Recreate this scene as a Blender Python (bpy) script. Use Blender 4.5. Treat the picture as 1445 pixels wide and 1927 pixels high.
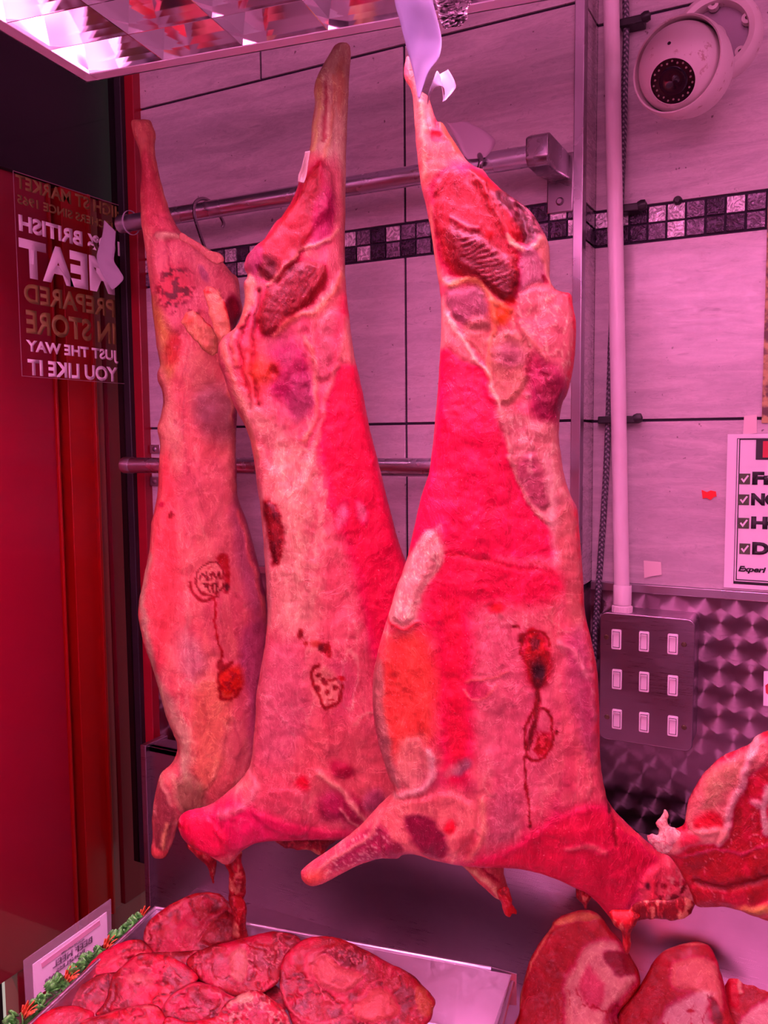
import bpy, bmesh, math, random
import numpy as np
from mathutils import Vector, Matrix
for o in list(bpy.data.objects): bpy.data.objects.remove(o)
sc = bpy.context.scene
random.seed(7)
# ------------------------------------------------------------------ camera
CAMZ = 1.45
FPX, YAW, PIT, ROL = 1600.0, .4785, .0833, -.0084
Fv = np.array([-math.sin(YAW)*math.cos(PIT), math.cos(YAW)*math.cos(PIT), -math.sin(PIT)])
Rv = np.array([math.cos(YAW), math.sin(YAW), 0.]); Uv = np.cross(Rv, Fv)
R2 = math.cos(ROL)*Rv+math.sin(ROL)*Uv; U2 = -math.sin(ROL)*Rv+math.cos(ROL)*Uv
Rv, Uv = R2, U2
CP = np.array([0., 0., CAMZ])
cd = bpy.data.cameras.new('camera'); cam = bpy.data.objects.new('camera', cd); sc.collection.objects.link(cam)
cd.sensor_fit = 'VERTICAL'; cd.sensor_height = 24; cd.lens = FPX/1927*24; cd.clip_start = .02
cam.matrix_world = Matrix(((Rv[0], Uv[0], -Fv[0], 0), (Rv[1], Uv[1], -Fv[1], 0), (Rv[2], Uv[2], -Fv[2], CAMZ), (0, 0, 0, 1)))
sc.camera = cam
# ------------------------------------------------------------------ light
PINK = (1.0, .27, .62)
TUBE = 210.0         # strength of the fluorescent tubes
FILL_FRONT = 23.0        # added fill light behind the viewer, not a known lamp
FILL_RIGHT = 7.0  # added fill light from the right, out of view
w = bpy.data.worlds.new('world'); sc.world = w; w.use_nodes = True
w.node_tree.nodes['Background'].inputs[0].default_value = (.68, .66, .66, 1)
w.node_tree.nodes['Background'].inputs[1].default_value = .45
def light(name, typ, loc, target, energy, color, size=.3, sy=None):
    l = bpy.data.lights.new(name, typ); l.energy = energy; l.color = color
    if typ == 'AREA':
        l.shape = 'RECTANGLE'; l.size = size; l.size_y = sy or size
    o = bpy.data.objects.new(name, l); sc.collection.objects.link(o); o.location = loc
    o.rotation_euler = (Vector(target)-Vector(loc)).to_track_quat('-Z', 'Y').to_euler()
    return o
light('added_fill_front', 'AREA', (-.2, -.75, CAMZ+.56), (-.62, 1.15, CAMZ-.15), FILL_FRONT, (1, .22, .58), 1.2, .5)  # unseen area light added to brighten the carcasses from the front
light('added_fill_back', 'AREA', (.5, -1.2, 2.6), (.5, -1.2, 0), 34, (1, .30, .68), .8, .8)  # added unseen light, brightens the room that the louvres mirror
light('added_fill_right', 'AREA', (1.25, .25, CAMZ+.95), (-.6, 1.2, CAMZ+.1), FILL_RIGHT, (1, .25, .6), .6, .6)  # unseen fill added to reach the carcasses from the right
sun = light('sun', 'SUN', (-6, 0, 6), (-2.5, 2.2, 0), 2.2, (1, .97, .9)); sun.data.angle = .02
sc.view_settings.view_transform = 'Standard'; sc.view_settings.look = 'None'
sc.view_settings.gamma = 1; sc.view_settings.use_curve_mapping = False
sc.view_settings.exposure = 0.0
LREF = np.array([1.42, .41, 1.0])       # light falling on the meat: turns a seen colour into the colour of the thing

# ------------------------------------------------------------------ geometry helpers
def ray(px, py): return Fv+Rv*(px-722.5)/FPX+Uv*(963.5-py)/FPX
def at(ax, val, px, py):
    d = ray(px, py); return CP+d*((val-CP[ax])/d[ax])
def aty(y, px, py): return at(1, y, px, py)
def onp(px, py, p0, n):
    d = ray(px, py); t = ((p0-CP)@n)/(d@n); return CP+d*t
def lin(c):
    c = np.asarray(c, float)/255.
    return np.where(c <= .04045, c/12.92, ((c+.055)/1.055)**2.4)
def satu(c, s=1.16):
    c = np.array(c, float); c[..., 2] = np.minimum(c[..., 2], c[..., 1]+.30*(c[..., 0]-c[..., 1])); l = c[..., :1]*.45+c[..., 1:2]*.3+c[..., 2:3]*.25; return np.clip(l+(c-l)*np.array([1.0, s, s*.95])+np.array([0, 0, 0]), 0, 255)
def alb(c, gain=1., lo=.002, hi=.86): c = satu(c); return np.clip(lin(c)/(LREF*gain)-np.array([.0, .026, .018]), np.array([.02, lo, lo]), hi)
def sm(x): x = np.clip(x, 0, 1); return x*x*(3-2*x)

class MB:
    def __init__(s): s.v = []; s.f = []; s.m = []
    def box(s, a, b, mi=0):
        x0, x1 = sorted((a[0], b[0])); y0, y1 = sorted((a[1], b[1])); z0, z1 = sorted((a[2], b[2]))
        n = len(s.v)
        s.v += [(x0, y0, z0), (x1, y0, z0), (x1, y1, z0), (x0, y1, z0), (x0, y0, z1), (x1, y0, z1), (x1, y1, z1), (x0, y1, z1)]
        for q in ((0, 3, 2, 1), (4, 5, 6, 7), (0, 1, 5, 4), (1, 2, 6, 5), (2, 3, 7, 6), (3, 0, 4, 7)):
            s.f.append([n+i for i in q]); s.m.append(mi)
        return s
    def obox(s, c, ax, ay, az, mi=0):       # oriented box: centre and three half vectors
        c, ax, ay, az = [np.array(q, float) for q in (c, ax, ay, az)]; n = len(s.v)
        for k in range(8):
            s.v.append(tuple(c+ax*(1 if k in (1, 2, 5, 6) else -1)+ay*(1 if k in (2, 3, 6, 7) else -1)+az*(1 if k > 3 else -1)))
        for q in ((0, 3, 2, 1), (4, 5, 6, 7), (0, 1, 5, 4), (1, 2, 6, 5), (2, 3, 7, 6), (3, 0, 4, 7)):
            s.f.append([n+i for i in q]); s.m.append(mi)
        return s
    def tube(s, pts, r, seg=14, cap=True, mi=0, flat=1.0):
        P = [np.array(p, float) for p in pts]; n = len(P)
        rr = r if hasattr(r, '__len__') else [r]*n
        up = np.array([0, 0, 1.]); base = len(s.v); prev = None
        for i in range(n):
            t = P[min(i+1, n-1)]-P[max(i-1, 0)]; t /= (np.linalg.norm(t)+1e-12)
            if prev is None:
                a = np.cross(t, up)
                if np.linalg.norm(a) < .1: a = np.cross(t, [1, 0, 0])
            else: a = prev-t*(prev@t)
            a /= np.linalg.norm(a); prev = a; b = np.cross(t, a)
            for k in range(seg):
                th = 2*math.pi*k/seg
                s.v.append(tuple(P[i]+rr[i]*(math.cos(th)*a+math.sin(th)*b*flat)))
        for i in range(n-1):
            for k in range(seg):
                k2 = (k+1) % seg
                s.f.append([base+i*seg+k, base+i*seg+k2, base+(i+1)*seg+k2, base+(i+1)*seg+k]); s.m.append(mi)
        if cap:
            s.f.append([base+k for k in range(seg)][::-1]); s.m.append(mi)
            s.f.append([base+(n-1)*seg+k for k in range(seg)]); s.m.append(mi)
        return s
    def lathe(s, c, axis, prof, seg=40, mi=0):    # prof: (radius, distance along axis)
        c = np.array(c, float); t = np.array(axis, float); t /= np.linalg.norm(t)
        a = np.cross(t, [0, 0, 1.]);
        if np.linalg.norm(a) < .05: a = np.cross(t, [1., 0, 0])
        a /= np.linalg.norm(a); b = np.cross(t, a); base = len(s.v)
        for (r, h) in prof:
            for k in range(seg):
                th = 2*math.pi*k/seg
                s.v.append(tuple(c+t*h+max(r, 1e-5)*(math.cos(th)*a+math.sin(th)*b)))
        for i in range(len(prof)-1):
            for k in range(seg):
                k2 = (k+1) % seg
                s.f.append([base+i*seg+k, base+i*seg+k2, base+(i+1)*seg+k2, base+(i+1)*seg+k]); s.m.append(mi)
        return s
    def quad(s, a, b, c, d, mi=0):
        n = len(s.v); s.v += [tuple(a), tuple(b), tuple(c), tuple(d)]; s.f.append([n, n+1, n+2, n+3]); s.m.append(mi); return s
    def prism(s, poly, off, mi=0):          # polygon (3d points) swept by off
        n = len(s.v); k = len(poly); off = np.array(off, float)
        s.v += [tuple(p) for p in poly]+[tuple(np.array(p)+off) for p in poly]
        s.f.append(list(range(n, n+k))[::-1]); s.m.append(mi)
        s.f.append(list(range(n+k, n+2*k))); s.m.append(mi)
        for i in range(k):
            j = (i+1) % k; s.f.append([n+i, n+j, n+k+j, n+k+i]); s.m.append(mi)
        return s
    def build(s, name, mats, parent=None, smooth=False, bevel=0, weld=False):
        me = bpy.data.meshes.new(name); me.from_pydata([tuple(map(float, v)) for v in s.v], [], s.f)
        mats = mats if isinstance(mats, (list, tuple)) else [mats]
        for m in mats: me.materials.append(m)
        for p, mi in zip(me.polygons, s.m): p.material_index = mi
        bm = bmesh.new(); bm.from_mesh(me)
        if weld: bmesh.ops.remove_doubles(bm, verts=bm.verts, dist=1e-5)
        bmesh.ops.recalc_face_normals(bm, faces=bm.faces); bm.to_mesh(me); bm.free()
        if smooth:
            me.polygons.foreach_set('use_smooth', [True]*len(me.polygons))
        o = bpy.data.objects.new(name, me); sc.collection.objects.link(o)
        if parent: o.parent = parent; o.matrix_parent_inverse = parent.matrix_world.inverted()
        if bevel:
            b = o.modifiers.new('bevel', 'BEVEL'); b.width = bevel; b.segments = 3; b.limit_method = 'ANGLE'; b.angle_limit = math.radians(35)
        if smooth or bevel:
            me.set_sharp_from_angle(angle=math.radians(40))
        return o
def thing(name, label, cat, loc, group=None):
    o = bpy.data.objects.new(name, None); sc.collection.objects.link(o)
    o.location = tuple(map(float, loc)); o.empty_display_size = .02; o['label'] = label; o['category'] = cat
    if group: o['group'] = group
    bpy.context.view_layer.update()
    return o
def tag(o, label, cat, group=None):
    o['label'] = label; o['category'] = cat
    if group: o['group'] = group
    return o
def struct(o): o['kind'] = 'structure'; return o
def circ(c, a, b, r, n=24, t0=0, t1=2*math.pi):
    c = np.array(c); a = np.array(a); b = np.array(b)
    return [c+r*(math.cos(t0+(t1-t0)*k/n)*a+math.sin(t0+(t1-t0)*k/n)*b) for k in range(n+1)]

# ------------------------------------------------------------------ materials
def mat(name, color=(.8, .8, .8), rough=.5, metal=0, coat=0, **kw):
    m = bpy.data.materials.new(name); m.use_nodes = True; b = m.node_tree.nodes['Principled BSDF']
    b.inputs['Base Color'].default_value = (*color, 1); b.inputs['Roughness'].default_value = rough
    b.inputs['Metallic'].default_value = metal; b.inputs['Coat Weight'].default_value = coat
    for k, v in kw.items(): b.inputs[k.replace('_', ' ')].default_value = v
    return m
class N:
    def __init__(s, m): s.m = m; s.t = m.node_tree; s.b = s.t.nodes.get('Principled BSDF')
    def n(s, typ, **kw):
        nd = s.t.nodes.new(typ)
        for k, v in kw.items():
            if k[:2] == 'i_':
                key = k[2:]; key = int(key) if key.isdigit() else key.replace('_', ' ')
                s.set(nd.inputs[key], v)
            else: setattr(nd, k, v)
        return nd
    def set(s, inp, v):
        if isinstance(v, bpy.types.NodeSocket): s.t.links.new(v, inp)
        else: inp.default_value = v
    def math(s, op, a, b=0.0, c=None):
        nd = s.t.nodes.new('ShaderNodeMath'); nd.operation = op; s.set(nd.inputs[0], a); s.set(nd.inputs[1], b)
        if c is not None: s.set(nd.inputs[2], c)
        return nd.outputs[0]
    def pos(s, scale=(1, 1, 1)):
        tc = s.n('ShaderNodeNewGeometry'); mp = s.n('ShaderNodeMapping'); s.t.links.new(tc.outputs['Position'], mp.inputs[0])
        mp.inputs['Scale'].default_value = scale; return mp.outputs[0]
    def noise(s, vec, scale=5, detail=4, rough=.55, dist=0):
        nd = s.n('ShaderNodeTexNoise'); s.t.links.new(vec, nd.inputs['Vector'])
        nd.inputs['Scale'].default_value = scale; nd.inputs['Detail'].default_value = detail
        nd.inputs['Roughness'].default_value = rough; nd.inputs['Distortion'].default_value = dist
        return nd.outputs['Fac']
    def ramp(s, f, lo, hi, a=0., b=1.):
        nd = s.n('ShaderNodeMapRange'); s.set(nd.inputs[0], f); nd.inputs[1].default_value = lo; nd.inputs[2].default_value = hi
        nd.inputs[3].default_value = a; nd.inputs[4].default_value = b; nd.interpolation_type = 'SMOOTHSTEP'; return nd.outputs[0]
    def mix(s, f, a, b, typ='MIX'):
        nd = s.n('ShaderNodeMix', data_type='RGBA', blend_type=typ)
        s.set(nd.inputs[0], f)
        for i, v in ((6, a), (7, b)):
            s.set(nd.inputs[i], v if isinstance(v, bpy.types.NodeSocket) else (*v, 1))
        return nd.outputs[2]
    def bump(s, h, strength=.3, dist=.002, prev=None):
        nd = s.n('ShaderNodeBump'); nd.inputs['Strength'].default_value = strength; nd.inputs['Distance'].default_value = dist
        s.set(nd.inputs['Height'], h)
        if prev is not None: s.t.links.new(prev, nd.inputs['Normal'])
        return nd.outputs[0]
    def out(s, key, v): s.set(s.b.inputs[key], v)
# flesh: the colours of fat, membrane and muscle are stored per point, the shader adds fine grain
def meat_mat(name, stretch, rough=.42, coat=.25, grain=.5, speck=.5, web=.3):
    m = mat(name, rough=rough, coat=coat); k = N(m)
    at_ = k.n('ShaderNodeAttribute', attribute_name='Col')
    p = k.pos(stretch); p1 = k.pos(); p2 = k.pos((1, 1, .5))
    n1 = k.noise(p, 70, 5, .62, .5); n2 = k.noise(p1, 240, 3, .6); n3 = k.noise(p1, 34, 6, .68, .9)
    n4 = k.noise(p, 24, 8, .72, 1.4); n5 = k.noise(p, 150, 3, .6, .3)
    dk = k.mix(1.0, at_.outputs['Color'], (.60, .30, .46), 'MULTIPLY')
    lt = k.mix(1.0, k.mix(1.0, at_.outputs['Color'], (1.30, 1.9, 1.6), 'MULTIPLY'), (.022, .003, .006), 'ADD')
    c = k.mix(k.ramp(n4, .50, .66, 0, grain*.9), at_.outputs['Color'], lt)
    c = k.mix(k.ramp(n4, .50, .34, 0, grain*.9), c, dk)
    c = k.mix(k.ramp(n3, .53, .66, 0, grain*.55), c, lt)
    c = k.mix(k.ramp(n3, .47, .33, 0, grain*.75), c, dk)
    c = k.mix(k.ramp(n5, .56, .70, 0, grain*.3), c, lt); c = k.mix(k.ramp(n1, .42, .28, 0, grain*.35), c, dk)
    # fine web of connective tissue
    ab = k.math('ABSOLUTE', k.math('SUBTRACT', k.noise(p2, 26, 4, .6, 1.6), .5)); ab2 = k.math('ABSOLUTE', k.math('SUBTRACT', k.noise(p1, 22, 3, .55, 2.2), .52))
    wc = k.mix(1.0, k.mix(1.0, c, (1.5, 2.8, 2.2), 'MULTIPLY'), (.05, .014, .018), 'ADD')
    c = k.mix(k.ramp(ab, .014, .0, 0, web), c, wc); c = k.mix(k.ramp(ab2, .010, .0, 0, web), c, wc)
    sp = k.noise(p1, 430, 2, .5)
    c = k.mix(k.ramp(sp, .68, .74, 0, speck), c, (.92, .45, .45))
    k.out('Base Color', c)
    b = k.bump(n4, .5, .0045); b = k.bump(n1, .35, .002, b); b = k.bump(n2, .3, .0012, b); b = k.bump(n3, .4, .004, b); b = k.bump(k.ramp(ab, .03, 0, 0, 1), .3, .0012, b)
    k.out('Normal', b)
    k.out('Roughness', k.ramp(n3, .3, .7, rough-.12, rough+.12))
    k.b.inputs['Coat Roughness'].default_value = .2
    k.b.inputs['Specular IOR Level'].default_value = .24
    return m
M_car = meat_mat('carcass_flesh', (1, 1, .24), .44, .05, .66, .25, .40)
M_cut = meat_mat('cut_meat', (1, 1, 1), .42, .07, .62, .18, .35)

def tile_mat():
    m = mat('travertine_tile', rough=.22, coat=.1); k = N(m)
    p = k.pos((1, 1, 7)); n = k.noise(p, 5, 8, .68, .8); n2 = k.noise(k.pos((1, 1, 3.5)), 28, 6, .7, 1.5); n3 = k.noise(k.pos(), 1.7, 3, .5)
    c = k.mix(k.ramp(n, .38, .66), (.47, .40, .42), (.63, .55, .55))
    c = k.mix(k.ramp(n3, .35, .7, 0, .35), c, (.54, .47, .52))
    c = k.mix(k.ramp(n2, .56, .70, 0, .55), c, (.30, .25, .27))
    sp = k.noise(k.pos(), 90, 2, .5); c = k.mix(k.ramp(sp, .73, .77, 0, .8), c, (.12, .07, .08))
    k.out('Base Color', c); k.out('Normal', k.bump(n2, .06, .001)); k.out('Roughness', k.ramp(n2, .3, .7, .2, .36))
    return m
M_tile = tile_mat()
M_grout = mat('dark_grout', (.02, .012, .03), .8)
def mosaic(name, col, rough, sc_):
    m = mat(name, col, rough, .35, .5); k = N(m)
    v = k.n('ShaderNodeTexVoronoi', feature='DISTANCE_TO_EDGE'); p = k.noise(k.pos(), 60, 2)
    k.t.links.new(k.n('ShaderNodeNewGeometry').outputs['Position'], v.inputs['Vector']); v.inputs['Scale'].default_value = sc_
    wv = k.noise(k.pos(), sc_, 3, .5, 3.5)
    k.out('Base Color', k.mix(k.ramp(wv, .42, .6), tuple(x*.45 for x in col), col)); k.out('Normal', k.bump(wv, .8, .003)); return m
M_mo = [mosaic('mosaic_silver', (.92, .86, .90), .2, 60), mosaic('mosaic_mid', (.26, .19, .27), .25, 70), mosaic('mosaic_dark', (.06, .03, .07), .2, 70)]
def steel(name, col=(.62, .58, .62), rough=.3, axis=(1, 1, 60), s=40, amt=.12):
    m = mat(name, col, rough, 1); k = N(m); n = k.noise(k.pos(axis), s, 3, .6); d = k.noise(k.pos(), 6, 4, .6)
    k.out('Roughness', k.ramp(k.math('ADD', k.math('MULTIPLY', n, .5), k.math('MULTIPLY', d, .5)), .3, .7, rough-amt, rough+amt))
    k.out('Normal', k.bump(n, .08, .0004))
    k.out('Base Color', k.mix(k.ramp(d, .35, .75, 0, .4), col, tuple(x*.7 for x in col))); return m
M_pipe = steel('polished_steel_tube', (.60, .58, .64), .27, (1, 1, 1), 14, .05)
M_steel = steel('brushed_steel', (.46, .38, .42), .34, (1, 1, 40), 30, .09)
M_tray = steel('tray_aluminium', (.80, .76, .80), .38, (1, 1, 1), 90, .1)
M_trim = steel('steel_trim', (.66, .62, .68), .3, (1, 1, 1), 12, .05)
def swirl():
    m = mat('engine_turned_steel', (.34, .24, .29), .3, 1); k = N(m)
    s = k.n('ShaderNodeSeparateXYZ'); k.t.links.new(k.n('ShaderNodeNewGeometry').outputs['Position'], s.inputs[0])
    P, Q = .047, .077
    u = k.math('DIVIDE', s.outputs[0], P); v = k.math('DIVIDE', s.outputs[2], Q)
    du = k.math('SUBTRACT', u, k.math('ROUND', u)); dv = k.math('SUBTRACT', v, k.math('ROUND', v))
    eu = k.math('SUBTRACT', k.math('SUBTRACT', u, k.math('FLOOR', u)), .5); ev = k.math('SUBTRACT', k.math('SUBTRACT', v, k.math('FLOOR', v)), .5)
    def d2(a, b): return k.math('ADD', k.math('MULTIPLY', k.math('MULTIPLY', a, P), k.math('MULTIPLY', a, P)), k.math('MULTIPLY', k.math('MULTIPLY', b, Q), k.math('MULTIPLY', b, Q)))
    # the row made last lies on top: its discs are weighted a little larger
    sel = k.math('LESS_THAN', k.math('ADD', d2(du, dv), k.math('MULTIPLY', k.math('MULTIPLY', dv, Q), .006)), k.math('ADD', d2(eu, ev), k.math('MULTIPLY', k.math('MULTIPLY', ev, Q), .006)))
    inv = k.math('SUBTRACT', 1.0, sel)
    x = k.math('MULTIPLY', k.math('ADD', k.math('MULTIPLY', du, sel), k.math('MULTIPLY', eu, inv)), P)
    z = k.math('MULTIPLY', k.math('ADD', k.math('MULTIPLY', dv, sel), k.math('MULTIPLY', ev, inv)), Q)
    c = k.n('ShaderNodeCombineXYZ'); k.set(c.inputs[0], k.math('MULTIPLY', z, -1.0)); k.set(c.inputs[2], x); c.inputs[1].default_value = 0
    nm = k.n('ShaderNodeVectorMath', operation='NORMALIZE'); k.t.links.new(c.outputs[0], nm.inputs[0])
    k.t.links.new(nm.outputs[0], k.b.inputs['Tangent']); k.b.inputs['Anisotropic'].default_value = .85; k.b.inputs['Anisotropic Rotation'].default_value = .25
    r = k.math('SQRT', k.math('ADD', k.math('MULTIPLY', x, x), k.math('MULTIPLY', z, z)))
    rings = k.noise(k.n('ShaderNodeCombineXYZ', i_0=k.math('MULTIPLY', r, 500.)).outputs[0], 1.0, 1)
    k.out('Roughness', k.ramp(rings, .3, .7, .30, .42))
    return m
M_swirl = swirl()
M_plastic = mat('white_plastic', (.80, .76, .78), .35); M_plate = steel('switch_plate_steel', (.34, .27, .32), .38, (1, 1, 40), 30)
def dirty(name, col, dcol, rough=.4, th=.62):
    m = mat(name, col, rough); k = N(m); n = k.noise(k.pos(), 45, 5, .7); n2 = k.noise(k.pos(), 9, 3)
    c = k.mix(k.ramp(n, th, th+.08, 0, .7), col, dcol); c = k.mix(k.ramp(n2, .4, .75, 0, .25), c, dcol); k.out('Base Color', c); return m
M_pvc = dirty('grimy_white_pvc', (.84, .74, .76), (.45, .25, .22), .38, .70)
M_cctv = dirty('grimy_camera_plastic', (.78, .70, .68), (.38, .2, .16), .42, .60)
M_black = mat('black_rubber', (.012, .008, .012), .45); M_gloss = mat('dark_glass', (.01, .005, .012), .08, 0, 1)
M_paper = mat('white_paper', (.86, .84, .86), .75, Subsurface_Weight=0); M_ink = mat('black_ink', (.012, .01, .014), .6)
M_rail = M_pipe
M_red = mat('red_painted_frame', (.28, .004, .016), .32, 0, .2)
M_redp = mat('bright_red_panel', (.50, .002, .004), .4); M_reddk = mat('dark_red_panel', (.36, .004, .028), .35, 0, .2)
M_redb = mat('brown_red_panel', (.26, .008, .025), .5, Specular_IOR_Level=.2); M_groove = mat('black_groove', (.02, .004, .012), .5)
def fascia():
    m = mat('black_fascia', (.010, .006, .012), .6); k = N(m); return m
M_fascia = fascia()

# ------------------------------------------------------------------ painter and flesh builder
_lat = {}
def vn(x, y, s, seed=0):
    if seed not in _lat: _lat[seed] = np.random.default_rng(seed+100).random((257, 257))
    L = _lat[seed]; x = x/s+37.3; y = y/s+11.7
    xi = np.floor(x).astype(int); yi = np.floor(y).astype(int); fx = sm(x-xi); fy = sm(y-yi); xi %= 256; yi %= 256
    return (L[yi, xi]*(1-fx)+L[yi, xi+1]*fx)*(1-fy)+(L[yi+1, xi]*(1-fx)+L[yi+1, xi+1]*fx)*fy
def fbm(x, y, s, seed=0, o=4):
    a = 0; t = 0; g = 1.
    for i in range(o): a = a+g*vn(x, y, s, seed+i); t += g; s *= .5; g *= .55
    return a/t
def spline(P, k=5, closed=True):
    P = np.array(P, float); n = len(P); out = []
    rng = range(n) if closed else range(n-1)
    for i in rng:
        if closed: a, b, c, d = P[i-1], P[i], P[(i+1) % n], P[(i+2) % n]
        else: a, b, c, d = P[max(i-1, 0)], P[i], P[i+1], P[min(i+2, n-1)]
        for j in range(k):
            t = j/k; out.append(.5*((2*b)+(-a+c)*t+(2*a-5*b+4*c-d)*t*t+(-a+3*b-3*c+d)*t**3))
    if not closed: out.append(P[-1])
    return np.array(out)
def segd(X, Y, P, closed=True):
    best = np.full(X.shape, 1e9); bx = np.zeros_like(best); by = np.zeros_like(best); n = len(P)
    for i in range(n if closed else n-1):
        a = P[i]; b = P[(i+1) % n]; d = b-a; L = d@d+1e-9
        t = np.clip(((X-a[0])*d[0]+(Y-a[1])*d[1])/L, 0, 1); qx = a[0]+t*d[0]; qy = a[1]+t*d[1]
        dd = (X-qx)**2+(Y-qy)**2; m = dd < best
        best = np.where(m, dd, best); bx = np.where(m, qx, bx); by = np.where(m, qy, by)
    return np.sqrt(best), bx, by
def inside(X, Y, P):
    r = np.zeros(X.shape, bool); n = len(P)
    for i in range(n):
        x0, y0 = P[i]; x1, y1 = P[(i+1) % n]
        if y0 == y1: continue
        c = ((y0 > Y) != (y1 > Y)) & (X < (x1-x0)*(Y-y0)/(y1-y0)+x0); r ^= c
    return r
def sdf(X, Y, P):
    d, _, _ = segd(X, Y, P); return np.where(inside(X, Y, P), d, -d)
def paint(X, Y, base, layers, warp=7.):
    """colour (as seen) and relief (in photo pixels) of a piece of flesh"""
    wx = X+warp*(fbm(X, Y, 26, 1)-.5)*2+1.2*(vn(X, Y, 5, 9)-.5)*2; wy = Y+warp*(fbm(X, Y, 26, 5)-.5)*2
    C = np.ones(X.shape+(3,))*np.array(base, float); H = np.zeros(X.shape)
    for L in layers:
        k = L[0]
        if k == 'P':      # polygon: pts, colour, soft, strength, height
            _, pts, col, soft, st, h = L
            pts = spline(pts, 3); x0, y0 = pts.min(0)-soft-10; x1, y1 = pts.max(0)+soft+10
            m = (wx > x0) & (wx < x1) & (wy > y0) & (wy < y1); d = sdf(wx[m], wy[m], pts)
            a = np.zeros(X.shape); a[m] = sm((d+soft)/(2*soft))
            if h: hh = np.zeros(X.shape); hh[m] = sm(d/(abs(h)*2.2+4)); H += h*hh
        elif k == 'E':    # ellipse: cx, cy, rx, ry, rot, colour, soft(0-1), strength, height
            _, cx, cy, rx, ry, rot, col, soft, st, h = L
            t = math.radians(rot); u = ((wx-cx)*math.cos(t)+(wy-cy)*math.sin(t))/rx; v = (-(wx-cx)*math.sin(t)+(wy-cy)*math.cos(t))/ry
            r = np.sqrt(u*u+v*v); a = sm((1+soft-r)/(2*soft)); H += h*sm(1.15-r)
        elif k == 'L':    # line: pts, halfwidth, colour, soft, strength, height
            _, pts, hw, col, soft, st, h = L
            pts = spline(pts, 4, False); x0, y0 = pts.min(0)-hw-soft-12; x1, y1 = pts.max(0)+hw+soft+12
            m = (wx > x0) & (wx < x1) & (wy > y0) & (wy < y1); a = np.zeros(X.shape)
            if m.any():
                d, _, _ = segd(wx[m], wy[m], pts, False); a[m] = sm((hw+soft-d)/(2*soft+1e-6))
                g = np.zeros(X.shape); g[m] = np.exp(-(d/(hw+1.5))**2); H += h*g
        elif k == 'M':    # mottle: colour, scale, threshold, soft, strength, stretch, seed [, polygon]
            _, col, s, th, soft, st, strz, seed = L[:8]
            f = fbm(wx, wy/strz, s, seed); a = sm((f-th+soft)/(2*soft))
            if len(L) > 8: a = a*sm((sdf(wx, wy, np.array(L[8], float))+12)/24)
        elif k == 'V':    # veins / seams, or creases shaded by a dark colour: colour, scale, width, strength, stretch, seed [, polygon]
            _, col, s, wd, st, strz, seed = L[:7]
            f = np.abs(fbm(wx, wy/strz, s, seed, 3)-.5); a = sm(1-f/wd)
            if len(L) > 7: a = a*sm((sdf(wx, wy, np.array(L[7], float))+6)/12)
            H += (1.0 if sum(col) > 230 else -3.0)*a*st
        elif k == 'S':    # muscle ribbing: polygon, direction, period, colour of the gaps, strength, height
            _, pts, ang, per, col, st, h = L
            t = math.radians(ang); ph = ((wx*1.0)*math.cos(t)+wy*math.sin(t))/per*2*math.pi+5*(fbm(X, Y, 60, 31)-.5)*2
            e = sm((sdf(wx, wy, np.array(pts, float))+4)/16); q = .5+.5*np.sin(ph); q = q**2
            a = e*q*(.4+.6*fbm(X, Y, 30, 44)); H -= h*a
        a = (a*st)[..., None]; C = C*(1-a)+np.array(col, float)*a
    return C, H
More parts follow.
